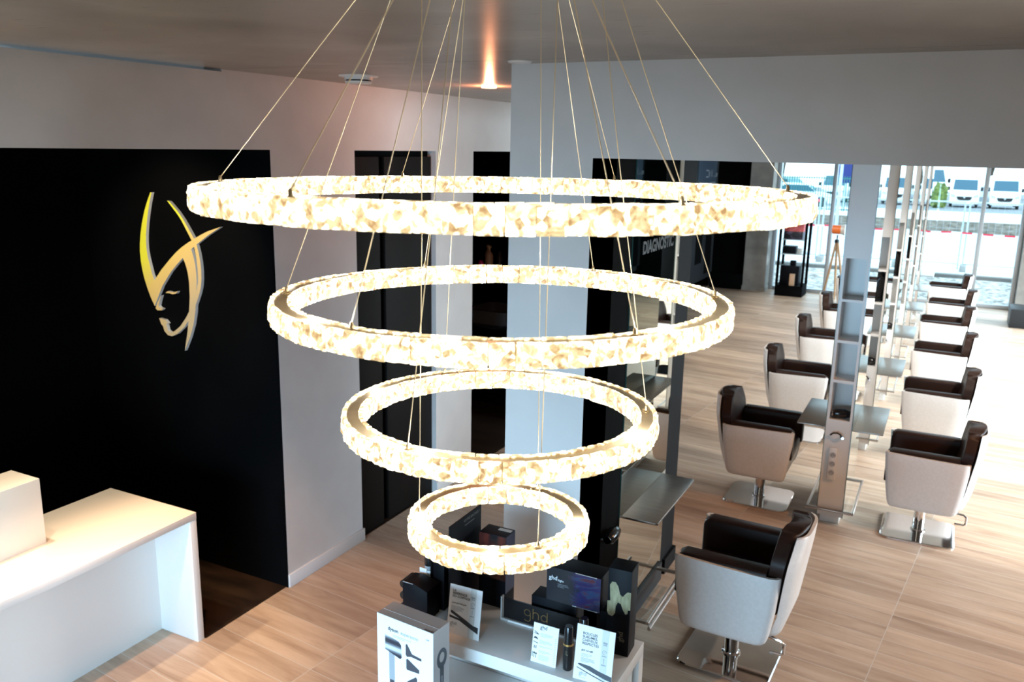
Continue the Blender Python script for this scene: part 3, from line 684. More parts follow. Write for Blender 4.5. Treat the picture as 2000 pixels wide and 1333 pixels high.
# card 1
t, wd = card('white card headed LA REFERENCE DU COIFFAGE with a black styling iron, left on the table', -1.632, -1.486, 2.67, .205, 9, radians(2))
B('stripe', M_papergrey, (.022, .048, -.0016, -.001, 0, .205), t)
text('LA\nRÉFÉRENCE\nDU COIFFAGE', .0125, M_ink, t, (-.058, -.0018, .178), bold=.0001, ext=.0002)
text('styler ghd IV® gold', .0085, M_ink, t, (-.060, -.0018, .128), ext=.0002)
bars(t, -.062, .117, .062, 6, .0042)
def iron(t, pts, m=M_ink): 
    b = MB(); b.prism(pts, -.0019, -.0010); return b.build('printed_iron', m, t)
iron(t, [(-.062, .094), (-.058, .098), (.045, .055), (.066, .052), (.066, .036), (.045, .044), (-.060, .087)])
iron(t, [(-.066, .068), (-.066, .077), (-.02, .070), (.05, .044), (.066, .036), (.066, .026), (.040, .036), (-.02, .062)])
text('ghd', .020, M_inkgrey, t, (-.060, -.0018, .040), ext=.0002)
bars(t, -.062, .031, .04, 1, .004)
def icons(t, x, zs):
    b = MB(); b.box(x - .008, x + .008, -.0020, -.0016, zs[0], zs[0] + .007); b.box(x - .007, x + .007, -.002, -.0016, zs[0] - .006, zs[0] - .002)
    n = 20
    for k in range(n - 3):
        a0, a1 = 2 * pi * k / n, 2 * pi * (k + 1) / n
        q = [(x + .0085 * cos(a0), zs[1] + .0085 * sin(a0)), (x + .0085 * cos(a1), zs[1] + .0085 * sin(a1)), (x + .0068 * cos(a1), zs[1] + .0068 * sin(a1)), (x + .0068 * cos(a0), zs[1] + .0068 * sin(a0))]
        b.prism(q, -.002, -.0016)
    b.box(x - .003, x + .003, -.002, -.0016, zs[1] - .001, zs[1] + .001); b.box(x - .008, x + .008, -.002, -.0016, zs[1] - .016, zs[1] - .012)
    b.box(x - .001, x + .001, -.002, -.0016, zs[2], zs[2] + .02); b.box(x - .009, x + .009, -.002, -.0016, zs[2] - .008, zs[2] - .004)
    b.build('icons', M_inkgrey, t)
icons(t, .035, (.165, .140, .098))
# price card
t, wd = card('small white price list card with five little tool pictures, before the gold-dotted sign', -1.246, -1.141, 2.655, .155, 9, 0)
text('ghd', .021, M_ink, t, (-.025, -.0018, .136), ext=.0002)
bars(t, -.02, .130, .03, 1, .004)
for k, (z, n_) in enumerate([(.118, 4), (.090, 4), (.068, 2), (.050, 3), (.033, 6)]): bars(t, -.022, z, .055, n_, .0038, h=.0008, seed=k)
b = MB()
for k in range(14): b.box(.040, .046, -.0016, -.0012, .012 + k * .0075, .0135 + k * .0075)
b.build('prices', M_inkgrey, t)
b = MB(); b.prism([(-.048, .121), (-.046, .123), (-.028, .1135), (-.028, .1115)], -.0019, -.001); b.prism([(-.048, .1135), (-.048, .1155), (-.028, .1125), (-.028, .1105)], -.0019, -.001)
b.prism([(-.049, .094), (-.044, .101), (-.036, .100), (-.028, .091), (-.036, .093)], -.0019, -.001)
b.prism([(-.049, .080), (-.048, .082), (-.028, .0775), (-.029, .0755)], -.0019, -.001)
b.box(-.044, -.041, -.0019, -.001, .055, .066); b.box(-.037, -.034, -.0019, -.001, .055, .066)
b.box(-.049, -.047, -.0019, -.001, .020, .040); b.box(-.042, -.040, -.0019, -.001, .018, .03); b.prism(circ(-.041, .036, .004, 10), -.0019, -.001); b.box(-.034, -.032, -.0019, -.001, .018, .03); b.prism(circ(-.033, .035, .0035, 10), -.0019, -.001)
b.build('tool_pictures', M_ink, t)
# card 3
t, wd = card('white card reading BOUCLES SUBLIMES CHEVEUX RESPECTES at the right front of the table', -1.061, -.913, 2.637, .210, 9, radians(2))
B('stripe', M_papergrey, (.025, .052, -.0016, -.001, 0, .21), t)
text('BOUCLES\nSUBLIMES,\nCHEVEUX\nRESPECTÉS', .0135, M_ink, t, (-.050, -.0018, .176), bold=.0001, ext=.0002)
text('ghd curve®', .0095, M_ink, t, (-.050, -.0018, .113), ext=.0002, bold=.0001)
bars(t, -.050, .101, .055, 3, .0048, seed=4); bars(t, -.050, .085, .058, 4, .0045, m=M_ink, h=.0009, seed=5)
iron(t, [(-.060, .060), (-.052, .063), (-.012, .061), (.018, .052), (.0735, .041), (.0735, .022), (.05, .026), (.012, .036), (-.025, .047), (-.055, .056)], mat('slate_ink', (.035, .045, .06), .5))
iron(t, [(-.062, .047), (.0, .030), (.0735, .012), (.0735, .009), (.0, .0265), (-.062, .0445)])
text('ghd', .021, M_inkgrey, t, (-.052, -.0018, .020), ext=.0002); bars(t, -.050, .010, .05, 1, .004)
icons(t, .039, (.158, .126, .084))

# acrylic-framed gold dotted sign
t = thing('acrylic_sign', 'black sign with gold dotted ghd letters in a clear acrylic holder', 'sign', (-1.31, 2.865, TZ))
B('sign_panel', M_bplastic, (-.165, .175, 0, .006, .012, .100), t)
B('acrylic_frame', mat('clear_acrylic', (.45, .45, .44), .1), (-.175, .178, -.008, .012, 0, .010), t)
MB().box(-.175, -.170, -.008, .012, .01, .106).build('acrylic_edge', bpy.data.materials['clear_acrylic'], t)
B('white_strip', M_paper, (-.14, -.03, -.0095, -.0065, .001, .007), t)  # plain white card strip along the foot of the holder
b = MB()
def dots(path, cyc=False):
    for x, z in path: b.prism(circ(x, z, .0017, 8), -.0016, .0)
def arc(cx, cz, rx, rz_, a0, a1, n): return [(cx + rx * cos(a0 + (a1 - a0) * k / n), cz + rz_ * sin(a0 + (a1 - a0) * k / n)) for k in range(n + 1)]
dots(arc(-.055, .062, .0135, .0135, 0, 2 * pi, 14)); dots([(-.041, .055 - k * .0055) for k in range(4)]); dots(arc(-.055, .034, .0140, .010, 0, -pi * .8, 7))
dots([(-.029, .042 + k * .0052) for k in range(9)]); dots(arc(-.0165, .060, .0125, .012, pi * .85, 0, 7)); dots([(-.004, .055 - k * .0052) for k in range(3)])
dots(arc(.021, .056, .0135, .0135, 0, 2 * pi, 14)); dots([(.035, .042 + k * .0052) for k in range(9)])
b.build('dotted_letters', M_gold, t)

# black product boxes
def art_mat():
    m = mat('colourful_swirl_print', rough=.25); b = m.node_tree.nodes['Principled BSDF']
    tc = N(m, 'ShaderNodeTexCoord'); mp = N(m, 'ShaderNodeMapping'); mp.inputs['Scale'].default_value = (6, 6, 17); mp.inputs['Rotation'].default_value = (0, .35, 0); L(m, tc.outputs['Object'], mp.inputs[0])
    n = N(m, 'ShaderNodeTexNoise'); n.inputs['Scale'].default_value = 1.3; n.inputs['Detail'].default_value = 4; n.inputs['Distortion'].default_value = 2.2; L(m, mp.outputs[0], n.inputs['Vector'])
    rp = ramp(m, [(.30, (.01, .012, .04)), (.42, (.010, .012, .07)), (.5, (.03, .010, .05)), (.56, (.010, .035, .09)), (.63, (.08, .008, .012)), (.74, (.015, .008, .04))]); L(m, n.outputs['Fac'], rp.inputs[0])
    sp = N(m, 'ShaderNodeSeparateXYZ'); L(m, tc.outputs['Object'], sp.inputs[0])
    ad = N(m, 'ShaderNodeMath', operation='MULTIPLY_ADD'); L(m, n.outputs['Fac'], ad.inputs[0]); ad.inputs[1].default_value = .12; L(m, sp.outputs['X'], ad.inputs[2])
    r_ = ramp(m, [(.045, (0, 0, 0)), (.075, (1, 1, 1))]); L(m, ad.outputs[0], r_.inputs[0])
    mx = N(m, 'ShaderNodeMix', data_type='RGBA'); L(m, r_.outputs[0], mx.inputs['Factor']); mx.inputs['A'].default_value = (.007, .008, .013, 1); L(m, rp.outputs[0], mx.inputs['B'])
    L(m, mx.outputs['Result'], b.inputs['Base Color']); return m
def pbox(name, label, loc, dims, rz=0, m=M_bbox, cat='box', bevel=.0012):
    t = thing(name, label, cat, loc, rz); B('carton', m, dims, t, bevel=bevel); return t
t = pbox('product_box', 'small plain black box behind the gold-dotted sign, under the printed one', (-1.257, 2.885, TZ), (-.10, .098, 0, .085, 0, .136))
text('ghd professional', .010, M_inkgrey, t, (-.055, .05, .1367), (0, 0, 0), ext=.0002)
pbox('product_box', 'plain black box half hidden behind the two spray bottles', (-1.045, 2.91, TZ), (-.020, .03, 0, .07, 0, .136))
t = thing('product_box', 'black box with blue and red swirls printed on the right, raised on smaller boxes', 'box', (-1.175, 2.882, TZ + .137))
B('carton', M_bbox, (-.115, .117, 0.0005, .105, 0, .148), t, bevel=.0012)
B('front_print', art_mat(), (-.115, .117, -.0005, .0005, .001, .147), t)
B('foil_edge', M_chrome, (.0, .108, -.0012, -.0004, .0, .0022), t)
B('foil_edge', M_chrome, (.01, .10, -.0012, -.0004, .1455, .1475), t)
text('ghd', .026, M_paper, t, (-.105, -.001, .094), ext=.0002); text('flight', .013, M_paper, t, (-.066, -.001, .092), ext=.0002)
bars(t, -.066, .080, .055, 3, .0062, y=-.0014, seed=3)
# tall box with a gold ribbon
t = thing('product_box', 'tall slim black box with a pale gold wavy ribbon, right end of the table', 'box', (-.970, 2.852, TZ), radians(3))
B('carton', M_bbox, (-.046, .046, 0, .092, 0, .362), t, bevel=.0012)
rib = [(-.046, .150), (-.040, .135), (-.024, .130), (-.014, .145), (-.012, .175), (-.004, .195), (.008, .190), (.018, .165), (.028, .150), (.036, .155), (.037, .170), (.046, .172), (.046, .245), (.034, .246), (.024, .236), (.015, .222), (.004, .228), (-.006, .262), (-.016, .276), (-.030, .276), (-.038, .262), (-.036, .22), (-.034, .195), (-.046, .193)]
MB().prism([(x, z + .03) for x, z in rib], -.0007, .0005).build('ribbon_print', noisy(mat('pale_gold_print', rough=.35), (.20, .19, .10), (.34, .32, .20), 6, 2, (14, 1, 3)), t, tri=True)
text('ghd', .030, mat('dim_gold_ink', (.16, .14, .09), .4), t, (.022, -.0007, .060), (pi / 2, -pi / 2, 0), ext=.0002)
# spray bottles
def spray(label, x, y):
    t = thing('spray_bottle', label, 'spray bottle', (x, y, TZ), 0, 'black spray bottles on the table')
    MB().lathe([(.001, 0), (.0165, 0), (.0185, .003), (.0185, .010), (.0195, .05), (.020, .105), (.001, .105)], 24).build('body', M_bplastic, t, smooth=True)
    MB().lathe([(.001, .105), (.0205, .105), (.0205, .112), (.001, .112)], 24).build('gold_ring', M_gold, t, smooth=True)
    MB().lathe([(.001, .112), (.0185, .112), (.0165, .176), (.0145, .180), (.001, .180)], 24).build('cap', M_bplastic, t, smooth=True)
    text('ghd', .012, bpy.data.materials['dim_gold_ink'], t, (.004, -.0205, .068), (pi / 2, -pi / 2, 0), ext=.0004)
spray('black spray bottle with gold ring between the two white cards, the front one', -1.100, 2.675)
spray('black spray bottle with gold ring standing just behind the front one', -1.070, 2.755)
# left group
def red_mat():
    m = noisy(mat('dark_print_with_red_glow', rough=.25), (.004, .004, .006), (.16, .025, .012), 1, 3, (22, 1, 4), lo=.42, hi=.75); return m
t = pbox('product_box', 'tall black box with dark red streaks and a pale label on its lid', (-1.556, 2.935, TZ), (-.078, .050, 0, .085, 0, .332))
B('front_print', red_mat(), (-.078, .050, -.0006, .0004, .13, .33), t); B('lid_label', M_papergrey, (-.015, .045, .05, .072, .3325, .3331), t)
B('side_print', noisy(mat('navy_print', rough=.3), (.008, .012, .03), (.02, .03, .07), 8, 2), (.0498, .0508, .002, .083, .07, .33), t)
def blue_mat():
    m = noisy(mat('dark_print_with_blue_streaks', rough=.2), (.004, .004, .006), (.05, .16, .42), 1, 3, (13, 1, 5), lo=.55, hi=.72); return m
t = pbox('product_box', 'black box printed with blue streaks behind the left white card', (-1.708, 2.91, TZ), (-.07, .034, 0, .10, 0, .25))
B('front_print', blue_mat(), (-.07, .034, -.0006, .0004, .0, .248), t)
pbox('product_box', 'narrow black box standing between the barcode tube and the blue-streaked box', (-1.752, 2.80, TZ), (-.028, .026, 0, .10, 0, .262))
tu = thing('labelled_tube', 'slim black tube with a white barcode label behind the black dispenser', 'tube', (-1.812, 2.822, TZ))
MB().lathe([(.001, 0), (.022, 0), (.022, .262), (.001, .262)], 20).build('body', M_bplastic, tu, smooth=True)
b = MB(); b.loft([[(.0226 * cos(radians(q)), .0226 * sin(radians(q)), z) for q in range(-130, -49, 8)] for z in (.125, .165)], cap=False, closed=False); b.build('barcode_label', M_paper, tu)
b = MB(); b.loft([[(.0226 * cos(radians(q)), .0226 * sin(radians(q)), z) for q in range(-130, -49, 8)] for z in (.167, .185)], cap=False, closed=False); b.build('grey_label', M_inkgrey, tu)
dp = thing('brush_dispenser', 'black sloping-topped dispenser with rounded black rolls down its left side', 'dispenser', (-1.80, 2.69, TZ))
MB().prism([(-.060, 0), (.060, 0), (.060, .135), (-.010, .158), (-.062, .152)], 0, .095, 'y').build('housing', M_bbox, dp, bevel=.002)
B('edge_trim', M_inkgrey, (-.060, -.010, -.0005, .0015, .1535, .156), dp)
for k in range(3): MB().tube([(-.066, .012, .03 + k * .052), (-.066, .09, .03 + k * .052)], .018, 14).build('roll', M_bplastic, dp, smooth=True)
B('white_tab', M_paper, (-.045, -.01, .105, .107, .13, .175), dp)
# dark folded board with faint lettering
bd = thing('display_board', 'black upright board with faint slanting RACINES lettering, seen through the smallest ring', 'display board', (-1.665, 3.025, TZ), radians(90))
B('board', M_bbox, (-.28, -.02, 0, .006, .0, .42), bd)
text('VOTRE RACINES ?', .017, mat('faint_grey_ink', (.10, .10, .10), .5), bd, (-.17, -.0008, .395), ext=.0002)
bars(bd, -.16, .378, .16, 1, .004, m=bpy.data.materials['faint_grey_ink'], h=.003, y=-.0008)
# white boxed hair dryer in front
pl = B('display_plinth', M_white, (-1.80, -1.44, 2.30, 2.47, 0, .565), None, bevel=.002); tag(pl, 'white plinth under the white hair dryer box, before the table', 'plinth')
hb = thing('hair_dryer_box', 'large white carton picturing a silver hair dryer and its attachments, front left of the table', 'box', (-1.603, 2.325, .565), radians(-5))
W_, H_, D_ = .131, .385, .098
B('carton', M_paper, (-W_, W_, 0, D_, 0, H_), hb, bevel=.0012)
B('lid_face', M_boxgrey, (-W_ + .001, W_ - .001, .001, D_ - .001, H_ - .0005, H_ + .0006), hb)
B('side_face', M_boxgrey, (W_ - .0005, W_ + .0006, .001, D_ - .001, 0, H_ - .001), hb)
B('flap_seam', M_paper, (-W_ + .002, W_ - .002, .036, .0372, H_ + .0005, H_ + .0011), hb)
text('dyson', .021, M_ink, hb, (-.078, -.0008, .333), ext=.0002, bold=.0003); text('supersonic', .019, M_inkgrey, hb, (-.018, -.0008, .333), ext=.0002)
text('dyson', .017, M_ink, hb, (.128, .012, H_ + .0008), (0, 0, pi), ext=.0002, bold=.0003)
text('hd08', .008, M_inkgrey, hb, (.098, -.0008, .350), ext=.0002)
bars(hb, -.055, .318, .11, 2, .006, y=-.0008, seed=8)
def metal_print():
    m = mat('printed_silver_gradient', rough=.3); b = m.node_tree.nodes['Principled BSDF']
    tc = N(m, 'ShaderNodeTexCoord'); wv = N(m, 'ShaderNodeTexWave', bands_direction='Z'); wv.inputs['Scale'].default_value = 6.2; wv.inputs['Phase Offset'].default_value = 2.0; L(m, tc.outputs['Object'], wv.inputs['Vector'])
    rp = ramp(m, [(.1, (.03, .035, .05)), (.6, (.20, .22, .25)), (.95, (.60, .64, .68))]); L(m, wv.outputs['Fac'], rp.inputs[0]); L(m, rp.outputs[0], b.inputs['Base Color']); return m
M_pr = metal_print(); M_ps = mat('printed_silver', (.32, .35, .38), .3); M_pd = mat('printed_graphite', (.06, .065, .08), .3)
b = MB(); b.prism([(-.092, .310), (-.028, .300), (-.016, .288), (-.014, .238), (-.020, .230), (-.092, .248)], -.0009, .0); b.build('dryer_picture', M_pr, hb)
b = MB(); b.box(-.074, -.048, -.0008, 0, .13, .244); b.build('handle_picture', M_ps, hb); b = MB(); b.box(-.072, -.050, -.0009, 0, .09, .13); b.prism([(-.066, .09), (-.056, .09), (-.060, .06), (-.064, .06)], -.0009, 0); b.build('handle_picture', M_pd, hb)
b = MB(); b.prism([(.006, .300), (.012, .304), (.035, .270), (.078, .266), (.078, .256), (.03, .258), (.012, .252), (.006, .258)], -.0009, 0)
b.prism([(.008, .240), (.014, .244), (.068, .216), (.068, .202), (.012, .198), (.008, .204)], -.0009, 0)
b.prism([(.012, .10), (.012, .150), (.052, .182), (.058, .176), (.058, .10)], -.0009, 0); b.build('nozzle_pictures', M_pd, hb)
b = MB(); rr_ = circ(0, 0, 1, 20)
for k in range(20):
    a0, a1 = 2 * pi * k / 20, 2 * pi * (k + 1) / 20
    q = [(.052 + .030 * cos(a0), .262 + .040 * sin(a0)), (.052 + .030 * cos(a1), .262 + .040 * sin(a1)), (.052 + .015 * cos(a1), .266 + .020 * sin(a1)), (.052 + .015 * cos(a0), .266 + .020 * sin(a0))]
    b.prism(q, W_ + .0005, W_ + .001, 'x')
b.prism([(.040, .228), (.064, .228), (.060, .02), (.044, .02)], W_ + .0005, W_ + .001, 'x'); b.build('side_picture', M_pd, hb)
MB().prism([(.049, .19), (.055, .19), (.054, .03), (.050, .03)], W_ + .0009, W_ + .0013, 'x').build('side_picture', M_ps, hb)

# ------------------------------------------------------------------ far end of the styling room
cu = thing('wall_cabinet', 'anthracite hanging cabinet with open black niches before the far wall', 'cabinet', (-4.21, 15.5, 0))
B('side', M_anthracite, (0, .02, -.9, 1.34, .20, 2.74), cu)
B('front', M_anthracite, (-.6, .02, -.92, -.9, .20, 2.74), cu)
B('niche', M_black, (.0205, .024, .15, .60, .55, 1.60), cu); B('niche', M_black, (.0205, .024, .85, 1.30, .30, 1.65), cu)
B('poster', mat('blue_grey_poster', (.035, .055, .085), .4), (.0205, .026, .0, 1.34, 1.75, 2.70), cu)
mat('poster_ink', (.22, .25, .28), .5)
b = MB()
for y0, y1, z0, z1 in ((.55, .75, 2.27, 2.29), (.55, .75, 2.15, 2.17), (.73, .75, 2.15, 2.29), (.80, .82, 2.15, 2.27), (.92, .94, 2.15, 2.29), (1.00, 1.02, 2.15, 2.29), (1.12, 1.20, 2.15, 2.17), (1.26, 1.40, 2.15, 2.22)): b.box(.026, .028, y0, y1, z0, z1)
b.build('poster_marks', bpy.data.materials['poster_ink'], cu)
B('poster_line', bpy.data.materials['poster_ink'], (.026, .028, .15, 1.25, 2.03, 2.05), cu)
bw = MB().box(-4.16, -3.53, 16.85, 17.15, .30, 2.74).build('wall_panel', M_black); tag(bw, 'tall black wall panel left of the concrete pillar', 'panel')
bp = MB().box(-4.16, -3.53, 16.72, 17.15, 0, .295).build('black_bench', M_black, bevel=.004); tag(bp, 'low black box under the black panel beside the concrete pillar', 'bench')
# glass display case
dc = thing('display_case', 'black framed glass display case with stacked product boxes by the far glazing', 'display case', (-2.59, 16.7, 0))
b = MB(); b.box(-.25, .25, -.27, .27, 0, .20)
for x in (-.25, .205):
    for y in (-.27, .225): b.box(x, x + .045, y, y + .045, .2, 1.80)
b.box(-.25, .25, -.27, .27, 1.80, 1.86); b.build('frame', M_black, dc, bevel=.004)
for z in (.78, 1.05, 1.38): B('glass_shelf', mat('pale_shelf', (.55, .66, .70), .2), (-.205, .205, -.24, .24, z, z + .012), dc)
def cbox(label, x, y, z, w_, d_, h_, m, cat='box'):
    o = B('product_box', m, (x - w_ / 2, x + w_ / 2, y - d_ / 2, y + d_ / 2, z, z + h_), None, bevel=.003); tag(o, label, cat, 'boxes in the glass display case')
M_red = noisy(mat('coral_red_print', rough=.4), (.50, .05, .06), (.75, .20, .20), 10, 3); M_purple = noisy(mat('dark_purple_print', rough=.4), (.01, .01, .015), (.22, .18, .30), 10, 3, lo=.5, hi=.75)
cbox('large black box at the bottom of the display case', -2.62, 16.72, .201, .34, .3, .36, M_bbox)
cbox('small cream carton with a dark picture, leaning low in the display case', -2.55, 16.50, .201, .09, .06, .22, M_cream)
cbox('tiny black box on top of the large bottom box in the display case', -2.58, 16.68, .562, .10, .1, .09, M_bbox)
cbox('flat black box on the lowest glass shelf of the display case', -2.66, 16.68, .793, .24, .25, .13, M_bbox)
cbox('pale little box beside the flat black one on the lowest glass shelf', -2.47, 16.62, .793, .09, .1, .10, M_papergrey)
cbox('black and purple printed box on the middle glass shelf', -2.61, 16.68, 1.063, .34, .25, .14, M_purple)
cbox('coral red printed box in the display case', -2.60, 16.68, 1.204, .34, .25, .16, M_red)
cbox('dark brown box on the top glass shelf of the display case', -2.63, 16.68, 1.393, .28, .25, .20, M_darkdoor)
# tripod spotlight
tl = thing('tripod_lamp', 'wooden tripod floor lamp with an orange studio-light head by the far window', 'floor lamp', (-1.80, 16.25, 0))
for k, (x, y) in enumerate([(-.165, .02), (.25, -.05), (.02, .34)]):
    MB().tube([(x, y, 0.0), (x * .5, y * .5, .55), (x * .06, y * .06, 1.10)], [.014, .022, .02], 8).build('leg', M_wood, tl, smooth=True)
MB().lathe([(.001, 1.08), (.04, 1.08), (.04, 1.13), (.012, 1.14), (.012, 1.22), (.001, 1.22)], 14).build('head_mount', M_bplastic, tl, smooth=True)
M_or = mat('orange_lamp_housing', (.95, .22, .04), .35)
MB().tube([(-.10, 0, 1.31), (-.09, 0, 1.31), (.05, 0, 1.31)], [.055, .08, .08], 18).build('lamp_housing', M_or, tl, smooth=True)
MB().tube([(.05, 0, 1.31), (.06, 0, 1.31), (.12, 0, 1.31)], [.082, .082, .10], 18).build('lamp_shade', M_white, tl, smooth=True)
# dark unit at the right pillar, cabinet seen only in the wall mirror
pb = MB().box(.98, 1.60, 15.35, 15.95, 0, .30).build('dark_bench', M_anthracite, bevel=.005); tag(pb, 'dark grey low block at the foot of the right-hand pillar', 'bench')
bc = MB().box(2.97, 3.7, 16.7, 17.1, 0, 2.6).build('tall_cabinet', M_black, bevel=.004); tag(bc, 'wide black cabinet reflected at the left edge of the wall mirror', 'cabinet')
mc = MB().box(2.06, 2.44, 16.6, 17.1, 0, 2.6).build('tall_cabinet', M_black, bevel=.004); tag(mc, 'tall black cabinet seen as a dark band in the wall mirror', 'cabinet')
mp_ = struct(MB().box(2.72, 2.94, 16.8, 17.2, 0, 2.75).build('wall_pillar_mirrored', M_concrete))

# ------------------------------------------------------------------ outside
M_gravel = noisy(mat('grey_gravel', rough=.95), (.13, .115, .10), (.58, .55, .52), 9, 8, bump=.6, lo=.38, hi=.62)
M_road = noisy(mat('pale_asphalt', rough=.9), (.50, .53, .56), (.62, .65, .68), 1.2, 5)
M_pave = noisy(mat('pale_pavement', rough=.9), (.66, .68, .70), (.76, .78, .80), 2, 4)
M_park = noisy(mat('parking_asphalt', rough=.95), (.16, .17, .18), (.25, .26, .27), 3, 4)
M_stone = noisy(mat('stone_wall', rough=.95), (.12, .10, .08), (.32, .27, .22), 3, 6, (1, 1, 3), bump=.5)
M_curb = mat('stone_curb', (.16, .15, .14), .9)
M_mark = mat('road_marking', (.92, .92, .92), .8)
struct(MB().prism([(YF + .1, -.12), (22.6, -.2), (22.6, -.6), (YF + .1, -.6)], -40, 40, 'x').build('ground', M_gravel), 'gravel strip outside the glazing')
struct(MB().box(-40, 40, 22.6, 22.85, -.6, -.12).build('trim_3', M_curb), 'stone curb along the gravel')
struct(MB().prism([(22.85, -.22), (45, -.9), (45, -1.6), (22.85, -1.6)], -60, 60, 'x').build('ground', M_road), 'pale street')
b = MB()
for k in range(5):
    y = 24.6 + k * 1.15; z = -.22 - (y - 22.85) * .0307
    b.prism([(y, z + .004), (y + .55, z - .0130), (y + .55, z - .02), (y, z - .02)], -4.2, 1.2, 'x')
zb = b.build('road_marking', M_mark); tag(zb, 'white crossing stripes painted on the street outside', 'road marking')
struct(MB().box(-60, 60, 45, 45.5, -1.6, -.38).build('wall_outside', M_stone))
struct(MB().prism([(45.5, -.38), (57, -.62), (57, -1.6), (45.5, -1.6)], -80, 80, 'x').build('ground', M_pave), 'pale pavement above the stone wall')
struct(MB().prism([(57, -.63), (140, -2.6), (140, -3.4), (57, -3.4)], -120, 120, 'x').build('ground', M_park), 'car park')
# vans
M_van = mat('white_van_paint', (.90, .92, .93), .25, coat=.4); M_vg = mat('blue_tinted_windscreen', (.03, .10, .15), .08); M_tyre = mat('tyre_rubber', (.02, .02, .02), .8)
M_lamp = mat('headlamp_glass', (.55, .60, .62), .1)
def van():
    t = thing('delivery_van', 'x', 'van')
    w2 = .89
    prof = [(0, .28), (-.02, .62), (.06, .93), (.28, 1.10), (.95, 1.93), (1.25, 2.08), (4.7, 2.10), (4.8, 1.95), (4.8, .30)]
    secs = []
    for x, q in ((-w2, .06), (-w2 + .05, .015), (-w2 + .14, 0), (w2 - .14, 0), (w2 - .05, .015), (w2, .06)):
        cy, cz = 2.4, 1.15
        secs.append([(x, cy + (y - cy) * (1 - q * .6), cz + (z - cz) * (1 - q)) for y, z in prof])
    b = MB(); b.loft(secs); b.build('body', M_van, t, smooth=True, angle=35)
    MB().loft([[(-.74, .345, 1.16), (.74, .345, 1.16), (.70, .855, 1.83), (-.70, .855, 1.83)], [(-.74, .325, 1.18), (.74, .325, 1.18), (.70, .835, 1.85), (-.70, .835, 1.85)]]).build('windscreen', M_vg, t)
    MB().prism([(-.48, .74), (.48, .74), (.40, .54), (.25, .50), (-.25, .50), (-.40, .54)], -.045, .0).build('grille', M_tyre, t)
    MB().prism([(0, .80), (.07, .70), (0, .60), (-.07, .70)], -.062, -.044).build('badge', M_lamp, t)
    MB().prism([(-.85, .42), (-.6, .36), (.6, .36), (.85, .42), (.85, .27), (-.85, .27)], -.05, .02).build('bumper', M_van, t)
    for s in (-1, 1):
        MB().prism([(s * .55, .82), (s * .82, .92), (s * .84, .76), (s * .60, .70)], -.03, .10).build('headlamp', M_lamp, t)
        B('wing_mirror', M_tyre, (min(s * .92, s * 1.08), max(s * .92, s * 1.08), .48, .58, 1.12, 1.38), t, bevel=.02)
        for y in (.75, 3.9): MB().tube([(s * .70, y, .32), (s * .88, y, .32)], .32, 18).build('wheel', M_tyre, t, smooth=True)
    return t
v0 = van()
vl = ['white delivery van parked left of the right-hand window post, seen head-on', 'white delivery van parked at the far right edge, seen head-on', 'white delivery van seen between the nearest mirror columns', 'white van mostly hidden behind the first mirror column', 'white van glimpsed between the farther mirror columns']
for k, (x, y, rz) in enumerate([(.50, 66, 0), (2.90, 66, 0), (-5.15, 66, 0), (-7.9, 66, 0), (-2.75, 66, 0)]):
    o = v0 if k == 0 else copy_tree(v0); o.location = (x, y, -.63 - (y - 57) * .0237 + .0); o.rotation_euler = (0, 0, rz); tag(o, vl[k], 'van', 'white vans in the car park')
o = copy_tree(v0); o.location = (-1.6, 74, -1.0); o.rotation_euler = (0, 0, radians(18)); o.scale = (1.25, 1.25, 1.35); tag(o, 'larger white van standing behind, above the bushes, left of the head-on one', 'van', 'white vans in the car park')
M_carp = [mat('white_car_paint', (.75, .78, .80), .25, coat=.4), mat('silver_car_paint', (.40, .44, .47), .3, .4), mat('teal_car_paint', (.10, .30, .34), .3)]
def car(label, x, y, rz, m, z):
    t = thing('parked_car', label, 'car', (x, y, z), rz, 'cars parked behind the green fence')
    prof = [(-2.1, .25), (-2.15, .6), (-1.95, .80), (-1.0, .92), (-.45, 1.38), (.9, 1.42), (1.7, 1.0), (2.05, .92), (2.1, .3)]
    b = MB(); b.loft([[(xx, s * w_, zz if zz < 1 else zz * h_) for xx, zz in prof] for s, w_, h_ in ((-1, .85, .97), (-1, .74, 1), (1, .74, 1), (1, .85, .97))]); b.build('body', m, t, smooth=True, angle=30)
    b = MB(); b.prism([(-.92, .94), (-.46, 1.30), (.85, 1.33), (1.45, .98)], -.87, .87); b.build('windows', M_vg, t)
    for s in (-1, 1):
        for xx in (-1.3, 1.35): MB().tube([(xx, s * .72, .32), (xx, s * .88, .32)], .32, 16).build('wheel', M_tyre, t, smooth=True)
car('white car seen side-on behind the green railing, near the display case', -8.7, 55, radians(200), M_carp[0], -.60)
car('white car behind the railing just right of the tree trunk', -13.2, 62, radians(10), M_carp[0], -.76)
car('silver car parked in the row beyond the white vans', 1.4, 82, radians(90), M_carp[1], -1.25)
car('teal car parked behind the railing beside the blue sign', -12.6, 75, radians(150), M_carp[2], -.86)
car('white car parked beyond the far right van', 6.6, 84, radians(70), M_carp[0], -1.2)
